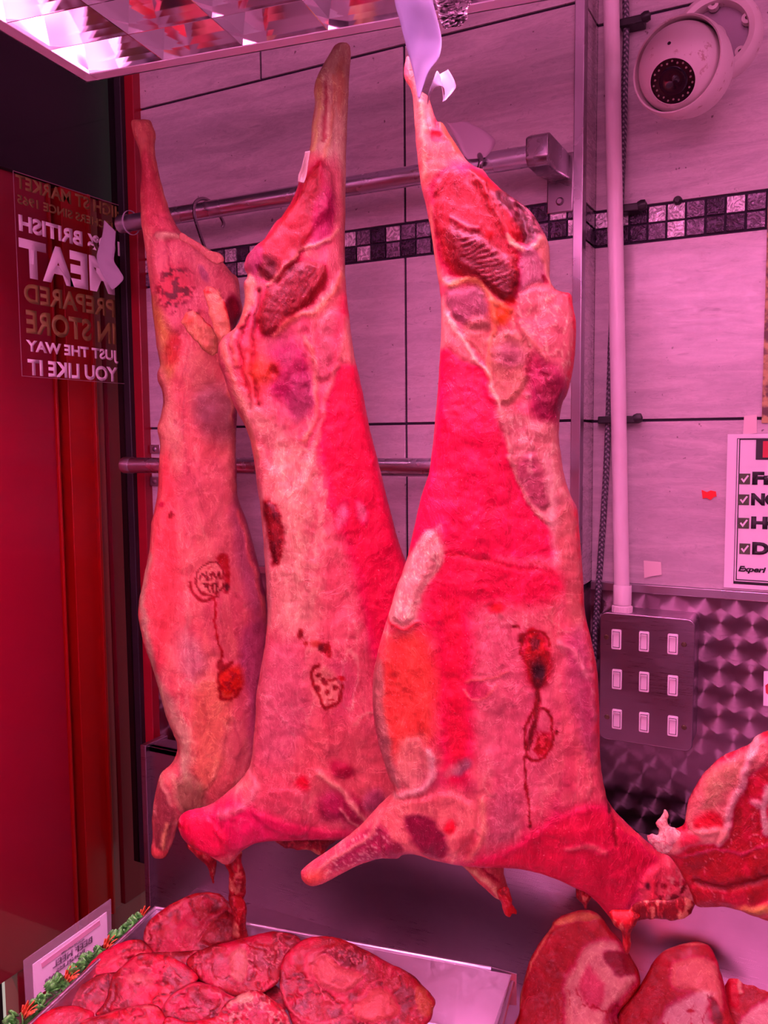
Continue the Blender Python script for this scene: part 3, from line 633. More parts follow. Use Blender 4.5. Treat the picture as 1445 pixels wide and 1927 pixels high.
L1 = VERT+[
 ('P', [(282,480),(300,440),(335,440),(400,480),(450,530),(452,600),(430,640),(380,600),(330,640),(300,600)], (235,85,115), 18, .8, 3),
 ('P', [(262,228),(290,240),(292,290),(310,370),(330,420),(300,440),(275,440),(264,360)], (238,92,108), 8, .8, 0),
 ('P', [(266,300),(280,290),(300,350),(320,410),(300,430),(276,430),(266,370)], (205,42,75), 8, .55, 2),
 ('P', [(318,398),(334,425),(352,448),(330,462),(300,455),(290,430)], (235,70,105), 8, .7, 3),
 ('L', [(300,452),(330,452),(350,452),(375,462),(395,480)], 6, FAT, 4, .9, 3),
 ('L', [(318,462),(320,500),(322,530)], 1.5, (150,30,60), 1.5, .7, -2),
 ('E', 384, 524, 7, 16, -25, (165,60,105), .5, .8, 0),
 ('E', 330, 543, 30, 36, 10, (205,50,70), .5, .8, -2),
 ('M', (85,8,22), 9, .55, .05, .95, 1., 71, [(302,512),(330,505),(358,520),(364,560),(345,585),(318,588),(296,560)]),
 ('M', (90,10,20), 7, .60, .04, .9, 1., 73, [(290,530),(300,560),(330,600),(350,600),(360,570),(320,570)]),
 ('E', 438, 590, 15, 32, 0, (110,15,40), .4, .9, -6),
 ('P', [(285,560),(300,580),(322,640),(330,700),(312,720),(300,650),(290,600)], (200,110,60), 14, .6, 0),
 ('E', 322, 665, 16, 30, 10, (175,30,40), .5, .7, -2),
 ('P', [(300,640),(320,720),(345,840),(330,900),(310,860),(300,780)], (190,95,100), 16, .6, 0),
 ('E', 404, 775, 38, 58, -20, (140,58,78), .5, .85, 3),
 ('E', 375, 700, 30, 40, 0, (205,85,95), .6, .6, 2),
 ('L', [(410,560),(420,640),(430,720),(438,790),(442,850)], 4, (235,95,100), 4, .7, 3),
 ('L', [(446,640),(447,760),(450,860),(452,950),(475,1020),(497,1110)], 8, (130,18,52), 6, .85, -2),  # dark right edge: shade of the side turned away, put into the colour
 ('P', [(300,880),(320,860),(340,1000),(330,1150),(300,1250),(280,1150),(290,1000)], (240,62,82), 22, .8, 0),
 ('P', [(262,1130),(278,1040),(284,1050),(274,1130),(290,1230),(310,1320),(330,1400),(310,1370),(285,1280)], (205,125,130), 6, .8, 0),
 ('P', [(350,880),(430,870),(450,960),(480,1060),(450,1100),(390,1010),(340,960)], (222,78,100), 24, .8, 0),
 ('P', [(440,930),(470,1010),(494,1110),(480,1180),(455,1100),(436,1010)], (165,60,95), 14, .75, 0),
 ('L', [(448,960),(470,1040),(488,1110),(498,1150)], 4, (242,80,100), 3, .7, 2),
 ('E', 360, 1230, 24, 50, -15, (215,110,140), .6, .6, 0),
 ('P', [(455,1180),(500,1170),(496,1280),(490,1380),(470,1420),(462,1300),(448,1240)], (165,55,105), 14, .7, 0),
 ('P', [(300,1290),(330,1310),(360,1400),(360,1470),(338,1440),(335,1390)], (205,120,125), 10, .8, 0),
 ('P', [(375,1260),(430,1300),(420,1420),(380,1480),(360,1400)], (236,95,92), 18, .7, 2),
 ('E', 440, 1390, 26, 40, 10, (225,85,105), .5, .7, 2),
 ('P', [(330,1455),(375,1450),(390,1500),(372,1525),(345,1515),(330,1490)], (145,75,75), 9, .8, 3),
 ('P', [(385,1475),(430,1440),(455,1480),(420,1510),(390,1515)], (185,60,75), 10, .6, 3),
 ('P', [(300,1470),(318,1480),(330,1530),(312,1590),(296,1590),(290,1530)], (130,45,60), 8, .85, 2),
 ('L', [(325,1450),(330,1490),(352,1525)], 4, (220,100,110), 4, .8, 2),
 ('L', [(322,1500),(300,1450),(330,1425)], 4, (225,110,120), 4, .7, 1),
 ('E', 301, 1602, 17, 14, 0, (236,70,85), .4, .8, 2),
 ('L', [(315,1540),(306,1585)], 3, (240,120,110), 3, .8, 1),
 # stamp and drip
 ('E', 393, 1082, 25, 30, -8, (238,100,112), .3, .7, 0),
 ('L', [(380,1056),(395,1051),(410,1060),(417,1080),(413,1098),(398,1110),(380,1108),(369,1092),(369,1072),(380,1056)], 1.6, (120,8,20), 1.4, .95, 0),
 ('P', [(405,1046),(424,1036),(428,1060),(429,1103),(416,1105),(420,1085),(414,1062)], (150,12,28), 3, .8, 0),
 ('E', 423, 1096, 5, 7, 0, (85,4,14), .4, .95, 0),
 ('L', [(358,1090),(360,1104),(368,1112),(380,1118),(396,1118),(405,1114)], 3.2, (130,8,22), 2, .85, 0),
 ('L', [(374,1082),(380,1072),(386,1082)], 1.8, (110,5,18), 1.2, .95, 0), ('L', [(388,1072),(387,1084)], 1.8, (110,5,18), 1.2, .95, 0),
 ('L', [(393,1082),(397,1073),(401,1081)], 1.8, (110,5,18), 1.2, .95, 0), ('L', [(404,1081),(407,1073),(411,1082)], 1.6, (110,5,18), 1.2, .95, 0),
 ('L', [(380,1090),(392,1091),(404,1088)], 1.6, (110,5,18), 1.2, .95, 0), ('L', [(389,1092),(389,1106)], 1.6, (110,5,18), 1.2, .95, 0), ('L', [(396,1092),(396,1106)], 1.6, (110,5,18), 1.2, .95, 0), ('L', [(403,1092),(402,1104)], 1.6, (110,5,18), 1.2, .95, 0),
 ('E', 384, 1096, 3, 3, 0, (100,5,15), .4, .9, 0), ('E', 392, 1062, 5, 2.5, 0, (190,30,50), .5, .7, 0),
 ('L', [(396,1118),(402,1136),(404,1165),(409,1195),(415,1222),(415,1232)], 1.8, (165,12,25), 1.6, .9, 0),
 ('E', 414, 1243, 7, 9, 0, (130,10,20), .4, .9, 0),
 ('E', 430, 1270, 21, 30, 22, (225,40,30), .4, .85, 1),
 ('L', [(436,1233),(415,1252),(407,1275),(411,1298),(425,1304),(440,1300),(448,1284)], 3.2, (140,8,14), 2, .9, 0),
 ('M', (150,10,18), 8, .58, .05, .8, 1., 81, [(420,1245),(445,1245),(448,1290),(425,1298),(412,1280)]),
 ('E', 283+20, 946, 5, 5, 0, (160,20,50), .5, .7, 0), ('E', 325, 965, 4, 7, 10, (120,10,25), .4, .8, 0)]
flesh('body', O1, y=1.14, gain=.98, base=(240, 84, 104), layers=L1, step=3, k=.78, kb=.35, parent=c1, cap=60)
flesh('pelvis_stub', [(381,546),(390,539),(402,541),(413,549),(424,566),(431,592),(436,625),(430,650),(418,650),(404,622),(391,580)], y=1.07, base=(228,92,96), k=.28, parent=c1, step=2., rag=5., sharp=True,
      layers=[('E', 397, 548, 14, 8, 20, (238,50,60), .5, .9, 2), ('M', (240,110,120), 8, .52, .1, .4, 2., 91), ('L', [(424,566),(431,595),(436,625)], 2.5, (190,30,45), 2, .8, 1), ('P', [(396,560),(412,560),(426,610),(424,645),(408,615)], (200,90,95), 5, .5, 0)])
flesh('pelvis_stub', [(341,606),(350,588),(362,581),(378,594),(396,612),(408,636),(412,662),(400,668),(385,660),(365,640)], y=1.075, base=(226,92,96), k=.26, parent=c1, step=2., rag=5., sharp=True,
      layers=[('L', [(362,583),(380,596),(398,616)], 2.5, (200,30,50), 2, .85, 1), ('M', (170,70,70), 10, .52, .1, .6, 2., 93), ('E', 352, 598, 9, 12, 30, (235,80,80), .5, .8, 1)])
flesh('tendon_flap', [(341,438),(356,446),(376,458),(392,470),(412,476),(421,485),(420,493),(408,497),(392,489),(374,473),(352,458),(338,450)], y=1.095, base=(236,92,112), k=.35, parent=c1, step=2.)
# ---- middle carcass
O2 = [(625,92),(634,82),(646,79),(656,84),(660,100),(658,130),(655,190),(652,275),(650,375),(649,487),(651,538),(657,594),(665,660),(679,722),(696,808),(714,878),(734,961),(750,1020),(766,1065),(772,1110),(766,1180),(757,1240),(752,1320),(752,1390),(757,1440),(765,1490),(752,1530),(720,1552),(690,1566),(668,1572),(642,1574),(608,1575),(581,1575),(543,1577),(510,1578),(480,1584),(462,1594),(450,1606),(436,1622),(420,1624),(404,1614),(388,1604),(368,1596),(348,1582),(338,1566),(334,1552),(338,1538),(354,1526),(390,1516),(413,1502),(444,1476),(463,1453),(472,1434),(477,1388),(481,1350),(482,1307),(491,1257),(499,1211),(503,1161),(501,1099),(497,1037),(491,966),(484,912),(475,850),(464,808),(446,775),(437,755),(424,718),(412,680),(410,655),(420,635),(434,624),(447,610),(456,588),(460,560),(458,535),(466,520),(460,505),(461,490),(475,469),(499,448),(516,421),(530,408),(545,385),(556,362),(564,335),(576,303),(583,280),(588,225),(593,190),(590,170),(597,145),(611,117)]
c2 = thing('lamb_carcass', 'middle hanging lamb carcass with a brown scab and a small oval stamp on its side', 'carcass', aty(1.09, 560, 1600))
L2 = [('V', (242,130,145), 28, .03, .3, 9., 52), ('V', (250, 140, 150), 90, .012, .5, 2.2, 58), ('M', (195,60,95), 55, .58, .10, .5, 2.5, 62), ('M', (245,110,125), 40, .56, .10, .35, 3., 64),
 ('P', [(600,130),(640,80),(660,100),(655,250),(650,400),(640,330),(600,300),(585,280),(590,180)], (255,145,160), 12, .9, 0),  # paler shank top: brightness put into the colour where the fitting shades it
 ('L', [(598,150),(600,190),(596,240),(588,290)], 4, (246,140,120), 4, .8, 3),
 ('L', [(612,160),(610,220),(606,270)], 3, (170,30,55), 3, .7, -3),
 ('L', [(628,150),(622,230),(610,300),(590,350)], 3, (245,110,110), 3, .7, 2),
 ('E', 640, 170, 9, 50, 3, (238,100,100), .5, .6, 2),
 ('P', [(575,330),(600,310),(625,335),(632,400),(600,440),(560,500),(530,540),(495,530),(475,505),(490,460),(525,415),(555,375)], (155,16,46), 10, .95, 5),
 ('P', [(600,330),(640,300),(648,400),(646,500),(630,560),(612,520),(628,430)], (215,85,110), 10, .7, 0),
 ('E', 608, 420, 20, 55, 8, (165,38,80), .4, .8, 4),
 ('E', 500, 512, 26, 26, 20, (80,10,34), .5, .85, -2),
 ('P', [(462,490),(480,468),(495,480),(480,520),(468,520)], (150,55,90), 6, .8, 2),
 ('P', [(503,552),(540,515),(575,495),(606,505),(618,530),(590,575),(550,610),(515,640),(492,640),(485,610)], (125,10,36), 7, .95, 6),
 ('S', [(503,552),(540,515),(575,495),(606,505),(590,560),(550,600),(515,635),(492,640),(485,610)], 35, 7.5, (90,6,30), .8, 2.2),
 ('L', [(506,545),(530,518),(556,490),(570,475),(600,470),(635,440)], 3, (240,120,125), 3, .8, 2),
 ('L', [(515,640),(545,610),(590,590),(620,560),(645,520)], 5, (235,100,100), 5, .75, 3),
 ('P', [(466,520),(480,535),(482,555),(470,590),(455,612),(452,600),(462,560)], (236,110,115), 4, .9, 3),
 ('L', [(492,555),(484,600),(476,645),(480,700),(488,765)], 3, (110,8,30), 2.5, .9, -5),  # fold shade painted as dark lines, here and on the next line
 ('L', [(470,600),(452,640),(462,700),(474,770)], 3, (130,10,34), 2.5, .85, -4),
 ('L', [(461,600),(440,640),(446,690)], 3, (225,80,80), 3, .7, 3),
 ('E', 478, 700, 26, 60, -5, (225,60,66), .5, .6, 0),
 ('E', 543, 705, 38, 62, -12, (135,25,62), .5, .85, 5),
 ('E', 566, 748, 26, 44, 10, (150,50,90), .5, .8, 3),
 ('E', 512, 703, 10, 9, 0, (80,4,20), .5, .9, -3),
 ('E', 500, 700, 24, 22, 0, (225,66,50), .6, .6, 2),
 ('L', [(570,640),(590,680),(595,720),(590,790),(570,830)], 4, (236,100,105), 4, .8, 3),
 ('L', [(420,650),(440,720),(465,790),(485,860)], 7, (238,110,110), 6, .7, 2),
 ('P', [(600,600),(640,590),(652,620),(640,690),(610,720),(590,700)], (160,60,85), 14, .5, 3),
 ('P', [(440,730),(500,780),(560,830),(560,860),(500,840),(470,810)], (195,95,105), 14, .7, 0),
 ('P', [(648,560),(660,640),(690,740),(720,880),(760,1040),(766,1120),(755,1250),(752,1400),(720,1330),(690,1180),(660,1050),(620,960),(600,860),(600,780),(630,700)], (238,30,74), 22, .95, 0),
 ('P', [(645,600),(660,620),(668,680),(655,690),(632,680),(640,640)], (240,110,125), 10, .8, 2),
 ('L', [(630,690),(610,760),(585,860),(560,960),(558,1080)], 5, (245,110,125), 6, .6, 2),
 ('P', [(500,860),(570,850),(600,900),(590,1000),(600,1100),(590,1170),(520,1160),(505,1050)], (228,105,118), 26, .85, 0),
 ('M', (246,130,140), 9, .55, .10, .5, 1.3, 95, [(520,840),(600,820),(620,960),(600,1150),(540,1180),(520,1000)]),
 ('P', [(494,945),(510,935),(528,960),(532,1000),(524,1050),(510,1055),(503,1000)], SCAB, 6, .92, 3),
 ('M', (70,6,12), 8, .52, .06, .8, 2., 97, [(494,945),(510,935),(528,960),(532,1000),(524,1050),(510,1055),(503,1000)]),
 ('L', [(486,910),(498,1000),(503,1100),(503,1170)], 6, (190,95,115), 5, .6, 0),
 ('E', 640, 965, 10, 24, 10, (250,120,160), .6, .6, 0), ('E', 675, 960, 9, 18, -10, (250,120,160), .6, .6, 0),
 ('E', 553, 1160, 40, 35, 0, (235,110,125), .7, .7, 0),
 ('P', [(500,1210),(560,1210),(580,1300),(560,1400),(500,1430),(482,1400),(490,1300)], (215,80,110), 22, .8, 0),
 ('P', [(560,1380),(640,1340),(700,1380),(730,1450),(740,1500),(690,1530),(620,1480),(560,1460)], (235,80,100), 24, .8, 0),
 # stamp
 ('E', 566, 1184, 6, 9, 20, (130,12,16), .4, .95, 0), ('E', 574, 1202, 3.5, 6, 10, (165,30,25), .4, .8, 0),
 ('E', 592, 1198, 9, 7, 0, (205,50,45), .5, .6, 0), ('E', 602, 1206, 8, 8, 0, (100,4,10), .4, .95, 0), ('P', [(606,1202),(620,1200),(620,1222),(608,1214)], (135,8,16), 2, .9, 0),
 ('E', 612, 1280, 24, 38, -14, (235,108,115), .3, .7, 0),
 ('L', [(600,1239),(588,1246),(586,1262),(592,1282),(602,1300),(610,1315),(622,1314),(634,1305),(639,1292),(638,1275)], 3.4, (140,8,20), 2, .93, 0),
 ('E', 599, 1260, 6, 5, 0, (120,6,16), .4, .9, 0), ('E', 609, 1272, 5, 6, -30, (120,6,16), .4, .9, 0), ('E', 627, 1279, 5, 5, 0, (120,6,16), .4, .9, 0), ('E', 615, 1288, 4, 5, 0, (135,10,20), .4, .85, 0), ('E', 598, 1284, 5, 6, 0, (120,6,16), .4, .9, 0), ('E', 639, 1263, 5, 5, 0, (190,12,30), .4, .9, 0), ('L', [(617,1268),(630,1266)], 2, (150,10,25), 1.5, .8, 0), ('L', [(617,1302),(626,1301)], 1.5, (170,20,35), 1.5, .7, 0),
 ('E', 568, 1458, 14, 12, 0, (236,24,50), .6, .8, 0),
 ('E', 640, 1432, 22, 14, 25, (160,24,56), .5, .8, 2), ('E', 622, 1500, 26, 30, 10, (150,34,66), .5, .8, 4), ('E', 660, 1508, 22, 34, -30, (150,28,62), .5, .85, 4), ('E', 700, 1490, 20, 24, 20, (155,55,90), .5, .8, 3),
 ('L', [(600,1440),(640,1470),(680,1520),(700,1550)], 4, (245,120,130), 4, .8, 3), ('L', [(640,1500),(660,1530),(700,1560)], 3, (245,120,135), 3, .7, 2),
 ('P', [(500,1470),(560,1470),(590,1530),(560,1560),(500,1540),(470,1500)], (200,60,85), 18, .6, 2),
 ('P', [(400,1520),(450,1490),(520,1520),(600,1540),(680,1555),(600,1572),(500,1575),(430,1590)], (215,32,78), 14, .7, 2),
 ('P', [(340,1530),(380,1520),(420,1540),(430,1590),(400,1605),(350,1580)], (238,34,76), 10, .9, 3),
 ('L', [(470,1440),(480,1470),(460,1500),(420,1520)], 6, (242,100,130), 6, .7, 3),
 ('M', (150,8,30), 10, .56, .06, .85, 1., 99, [(334,1535),(350,1550),(372,1580),(380,1600),(350,1595),(330,1560)])]
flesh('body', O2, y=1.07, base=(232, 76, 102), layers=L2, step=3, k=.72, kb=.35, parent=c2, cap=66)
SH = [('M', (120,6,22), 12, .5, .08, .7, 1.5, 101), ('V', (245,90,100), 12, .08, .6, 2.5, 103), ('M', (245,120,120), 14, .62, .06, .7, 2., 105)]
flesh('neck_shred', [(378,1578),(400,1585),(440,1590),(456,1604),(454,1622),(461,1647),(463,1674),(459,1690),(455,1700),(440,1700),(430,1690),(432,1660),(428,1640),(420,1622),(410,1617),(406,1640),(402,1662),(396,1652),(388,1628),(368,1610),(352,1590)], y=1.06, base=(205,26,56), layers=SH, k=.8, step=2.4, parent=c2, rag=3)
flesh('neck_shred', [(432,1690),(446,1686),(458,1692),(464,1712),(463,1745),(468,1770),(450,1776),(436,1764),(440,1730),(434,1710)], y=1.055, base=(190,16,46), layers=SH, k=.7, step=2.4, parent=c2, rag=3)
flesh('chest_trimming', [(515,1575),(560,1566),(620,1566),(640,1574),(622,1588),(608,1605),(596,1606),(580,1598),(562,1600),(550,1596),(530,1592)], y=1.12, base=(150,12,34), layers=SH, k=.8, step=2.4, parent=c2, rag=3)
# ---- right carcass
O3 = [(764,108),(772,110),(780,140),(792,170),(804,180),(812,200),(822,228),(833,232),(845,252),(859,274),(876,300),(892,314),(908,320),(921,336),(939,355),(958,368),(994,395),(1015,423),(1030,452),(1035,485),(1034,523),(1045,545),(1062,550),(1075,556),(1079,582),(1084,613),(1081,676),(1068,739),(1057,762),(1051,815),(1055,852),(1062,895),(1074,933),(1086,957),(1090,999),(1096,1071),(1101,1154),(1115,1213),(1124,1265),(1127,1334),(1128,1400),(1131,1446),(1137,1480),(1145,1508),(1162,1532),(1190,1559),(1217,1583),(1245,1603),(1260,1604),(1279,1617),(1293,1641),(1306,1652),(1313,1679),(1303,1710),(1292,1722),(1270,1728),(1224,1724),(1197,1729),(1180,1736),(1158,1736),(1149,1727),(1121,1693),(1101,1675),(1080,1665),(1039,1645),(995,1631),(950,1625),(905,1625),(855,1620),(816,1612),(786,1603),(763,1603),(748,1612),(717,1613),(679,1626),(645,1643),(600,1665),(577,1664),(566,1648),(573,1632),(626,1594),(676,1555),(714,1514),(738,1492),(742,1480),(729,1449),(716,1407),(707,1369),(702,1317),(703,1265),(714,1213),(728,1165),(733,1151),(748,1099),(764,1057),(774,1016),(792,936),(805,897),(812,855),(821,769),(826,700),(829,648),(830,596),(828,551),(819,492),(811,440),(804,399),(792,347),(785,289),(780,232),(775,175),(761,146)]
c3 = thing('lamb_carcass', 'rightmost and largest hanging lamb carcass, dark bloody stamps on its side and neck reaching right', 'carcass', aty(1.04, 930, 1640))
L3 = [('V', (244,130,145), 30, .03, .3, 9., 53), ('V', (250,140,150), 100, .012, .5, 2.0, 59), ('M', (190,45,85), 60, .58, .10, .5, 2.2, 66), ('M', (245,105,115), 42, .56, .10, .35, 3., 68),
 ('P', [(764,108),(800,170),(830,240),(850,280),(880,310),(840,330),(800,360),(785,290)], (238,92,104), 10, .85, 0),
 ('L', [(815,185),(820,215),(826,245)], 3.5, (150,30,60), 2.5, .9, -7),
 ('L', [(832,215),(840,255),(862,290)], 5, (246,80,70), 4, .8, 3),
 ('E', 824, 262, 10, 12, 0, (205,20,50), .5, .85, -2), ('L', [(792,200),(800,280),(806,340)], 4, (250,140,145), 4, .7, 2),
 ('P', [(822,350),(850,325),(885,318),(921,345),(940,410),(962,440),(978,490),(977,560),(962,583),(914,552),(856,523),(832,492),(816,416)], (160,16,46), 10, .93, 5),
 ('P', [(846,315),(880,310),(925,345),(900,350),(870,340)], (210,50,80), 8, .7, 0),
 ('P', [(880,330),(925,345),(960,385),(984,430),(984,462),(958,466),(938,450),(910,400)], (165,14,44), 6, .9, 6),
 ('S', [(870,330),(915,345),(950,400),(960,450),(935,450),(900,390)], -15, 8, (110,8,40), .7, 1.6),
 ('P', [(939,362),(965,372),(994,395),(1018,428),(1028,450),(1004,460),(990,472),(978,446),(956,408),(928,384)], (66,12,40), 6, .93, -4),
 ('M', (190,90,110), 9, .60, .05, .7, 1., 107, [(939,362),(994,395),(1028,450),(990,472),(956,408)]),
 ('L', [(976,395),(986,430),(984,465)], 5, (70,4,26), 4, .9, -5),
 ('P', [(848,425),(870,440),(900,450),(935,475),(970,500),(977,560),(955,580),(915,552),(870,520),(845,490)], (118,9,34), 7, .95, 6),
 ('S', [(850,425),(880,440),(920,470),(955,490),(972,530),(960,575),(915,550),(870,500)], 68, 9, (85,6,30), .85, 2.6),
 ('L', [(848,422),(872,432),(885,440),(900,444)], 2.5, (240,110,125), 3, .8, 2), ('E', 922, 450, 8, 12, 0, (225,24,50), .5, .8, 2),
 ('L', [(813,400),(818,470),(828,520),(850,545)], 5, (242,100,110), 5, .85, 3),
 ('L', [(850,545),(880,520+12),(912,552),(930,575),(962,590)], 5, (238,110,95), 5, .85, 3),
 ('L', [(953,458),(968,475),(987,482),(1004,470),(1014,455)], 4.5, (242,130,135), 3, .95, 4),
 ('P', [(1004,460),(1022,440),(1034,470),(1033,520),(1044,545),(1030,540),(1018,505),(1010,490)], (225,100,115), 5, .85, 2),
 ('P', [(977,486),(1002,474),(1018,500),(1026,535),(1000,545),(978,555)], (180,78,112), 6, .9, 2),
 ('E', 1024, 532, 5, 9, -20, (125,10,40), .5, .8, -2),
 ('P', [(975,560),(1040,548),(1075,560),(1080,640),(1068,720),(1045,760),(1000,680),(970,620)], (208,82,104), 14, .85, 3),
 ('L', [(1050,548),(1072,560),(1082,610),(1079,670),(1066,740)], 4.5, (236,36,58), 3.5, .8, 2),
 ('V', (245,140,150), 16, .05, .6, 2.5, 109, [(960,560),(1075,560),(1080,680),(1050,790),(930,720),(925,620)]),
 ('P', [(836,560),(860,548),(900,550),(921,590),(918,622),(885,626),(852,604)], (128,52,76), 8, .85, 4),
 ('P', [(890,600),(920,610),(915,680),(890,660),(868,640)], (190,80,90), 8, .7, 2),
 ('E', 943, 600, 22, 16, 0, (230,66,40), .6, .85, 2), ('E', 962, 578, 10, 10, 0, (215,30,30), .6, .8, 0),
 ('L', [(925,575),(926,620),(922,670),(916,720),(925,752)], 4.5, (240,100,90), 4, .85, 4),
 ('P', [(925,640),(950,625),(985,640),(1000,690),(985,740),(950,765),(925,745),(918,700)], (170,72,80), 10, .85, 4),
 ('E', 960, 672, 26, 22, 0, (135,52,76), .6, .7, 0),
 ('E', 1030, 745, 34, 52, 0, (115,20,52), .5, .85, 4), ('E', 1010, 700, 22, 30, -30, (150,32,62), .5, .7, 0),
 ('L', [(985,625),(1005,655),(1025,680)], 4, (238,105,115), 4, .7, 2),
 ('P', [(828,600),(845,610),(870,650),(905,690),(930,755),(960,850),(975,900),(1000,950),(1030,985),(1040,1040),(960,1040),(850,1030),(830,980),(770,1040),(792,936),(812,855),(824,720)], (240,34,78), 14, .95, 0),
 ('P', [(828,560),(846,590),(870,640),(900,680),(880,690),(845,660),(828,650)], (238,110,128), 8, .85, 2),
 ('L', [(846,600),(880,660),(914,700),(935,755),(955,830),(970,890),(1000,948),(1030,978)], 3.5, (246,130,140), 3, .85, 3),
 ('P', [(930,760),(1000,790),(1045,800),(1050,870),(1070,940),(1075,1010),(1030,985),(990,930),(960,860)], (206,90,108), 10, .85, 0),
 ('P', [(970,870),(1000,850),(1020,890),(1030,950),(1005,950),(980,910)], (160,52,80), 10, .8, 2),
 ('L', [(1025,860),(1035,930),(1040,1010),(1042,1060)], 7, (242,120,150), 7, .55, 0),
 ('V', (248,130,150), 20, .06, .5, 6., 111, [(940,780),(1050,800),(1075,1000),(1040,1000),(975,900)]),
 ('P', [(830,1030),(900,1035),(1000,1060),(1040,1060),(1060,1100),(1000,1130),(900,1130),(840,1160),(800,1200),(800,1130)], (236,32,66), 22, .75, 0),
 ('L', [(835,1036),(900,1045),(960,1058),(1030,1070)], 4, (200,28,55), 6, .6, -1),
 ('P', [(819,992),(830,1005),(838,1030),(830,1060),(800,1108),(790,1150),(770,1172),(745,1170),(728,1160),(748,1100),(765,1060),(795,1005)], (242,115,135), 5, .93, 6),
 ('L', [(728,1160),(748,1172),(770,1174),(788,1158)], 3, (236,50,70), 3, .9, 3),
 ('V', (255,165,175), 9, .08, .6, 3., 113, [(800,1000),(836,1030),(800,1108),(770,1165),(735,1160),(765,1060)]),
 ('P', [(740,1190),(800,1180),(830,1260),(815,1380),(780,1430),(735,1400),(712,1320),(715,1240)], (238,60,62), 24, .85, 0),
 ('P', [(705,1260),(722,1230),(730,1330),(745,1420),(755,1470),(735,1450),(712,1390),(703,1320)], (170,85,100), 8, .75, 0),
 ('P', [(830,1150),(880,1140),(900,1300),(880,1440),(840,1440),(830,1300)], (234,22,60), 24, .8, 0),
 ('P', [(1045,960),(1085,960),(1094,1060),(1100,1150),(1080,1200),(1058,1100)], (205,80,95), 12, .75, 0),
 ('P', [(1058,1200),(1090,1170),(1108,1230),(1118,1330),(1110,1420),(1080,1360),(1062,1280)], (170,55,95), 18, .7, 0),
 ('L', [(1048,1200),(1075,1215),(1100,1260)], 5, (240,105,135), 6, .7, 2),
 ('L', [(1083,960),(1092,1070),(1100,1160),(1118,1230),(1122,1320),(1124,1420)], 4, (240,44,66), 4, .75, 2),
 ('P', [(900,1160),(960,1150),(1050,1250),(1040,1450),(960,1500),(900,1400)], (222,80,112), 34, .7, 0),
 ('E', 935, 1134, 14, 9, 10, (210,16,40), .5, .8, 0),
 ('E', 898, 1282, 26, 18, 15, (175,40,70), .3, .6, 0), ('L', [(878,1268),(900,1262),(925,1264),(955,1250)], 1.8, (246,90,105), 1.5, .8, 1), ('L', [(873,1280),(885,1300),(905,1302),(920,1290),(935,1272)], 1.8, (246,90,105), 1.5, .8, 1),
 # bloody stamps and drip
 ('E', 1000, 1180, 10, 9, 0, (205,10,28), .5, .9, 0), ('L', [(964,1170),(976,1171)], 2.6, (125,6,20), 1.6, .9, 0), ('E', 981, 1190, 7, 10, 20, (115,4,16), .4, .9, 0),
 ('L', [(978,1220),(980,1200),(992,1182),(1010,1178),(1026,1188),(1031,1204)], 2, (140,4,16), 1.6, .93, 0),
 ('E', 1006, 1210, 22, 28, 0, (190,14,34), .4, .8, 1), ('M', (90,2,10), 12, .5, .08, .9, 1., 115, [(984,1200),(1008,1184),(1028,1205),(1026,1240),(1000,1240),(985,1225)]),
 ('E', 1010, 1246, 24, 30, 0, (130,4,12), .6, .93, 0), ('E', 1011, 1256, 11, 22, 0, (36,2,6), .7, .95, 0),
 ('L', [(1010,1268),(1009,1300),(1006,1330),(1000,1360),(992,1392)], 4.6, (105,3,12), 3, .93, 0),
 ('L', [(1009,1310),(996,1330),(987,1355),(985,1385),(991,1403),(1005,1412),(1020,1408),(1034,1393),(1040,1368),(1036,1342),(1026,1326),(1014,1318)], 2.6, (130,4,16), 1.8, .93, 0),
 ('E', 1020, 1384, 14, 20, 20, (222,50,66), .4, .8, 0), ('M', (150,6,22), 8, .52, .05, .85, 1., 117, [(1008,1362),(1034,1362),(1034,1392),(1015,1404),(1000,1392)]), ('E', 1047, 1361, 4, 6, -10, (120,4,20), .4, .9, 0),
 ('L', [(985,1405),(984,1440),(990,1470),(994,1500),(996,1530)], 2.2, (130,5,16), 1.8, .93, 0), ('E', 996, 1535, 5, 4, 0, (90,3,12), .4, .9, 0),
 # shoulder, foreleg and neck
 ('P', [(760,1380),(800,1370),(815,1420),(800,1460),(770,1470),(750,1440)], (238,110,125), 12, .8, 2),
 ('L', [(744,1487),(765,1478),(800,1465),(815,1440),(812,1400)], 5, (250,140,165), 5, .85, 4),
 ('P', [(740,1495),(790,1480),(850,1470),(900,1500),(890,1560),(840,1600),(780,1590),(730,1600),(715,1540)], (240,95,110), 18, .8, 3),
 ('P', [(765,1525),(790,1515),(825,1530),(845,1560),(843,1590),(815,1592),(785,1570)], (128,30,58), 7, .92, -1),
 ('P', [(735,1570),(750,1563),(762,1575),(758,1595),(742,1605),(733,1595)], (145,26,58), 5, .9, 0),
 ('P', [(720,1540),(742,1560),(735,1600),(700,1612),(660,1622),(630,1632),(640,1600),(680,1560)], (172,44,80), 8, .85, 0),
 ('V', (246,130,150), 12, .06, .75, .5, 119, [(700,1530),(750,1560),(740,1610),(640,1640),(600,1640),(640,1590)]),
 ('L', [(712,1530),(700,1560),(660,1590),(620,1615),(590,1640)], 3, (246,110,125), 3, .8, 2),
 ('E', 590, 1647, 24, 15, -25, (244,76,82), .5, .9, 2),
 ('E', 870, 1428, 18, 10, -35, (150,80,110), .5, .8, 0), ('E', 855, 1430, 22, 10, -40, (200,90,110), .5, .6, 0),
 ('E', 850, 1535, 10, 14, 0, (238,24,48), .5, .8, 2), ('E', 945, 1520, 34, 55, 12, (190,70,100), .5, .8, 3), ('E', 880, 1570, 20, 22, 0, (205,60,80), .5, .7, 0),
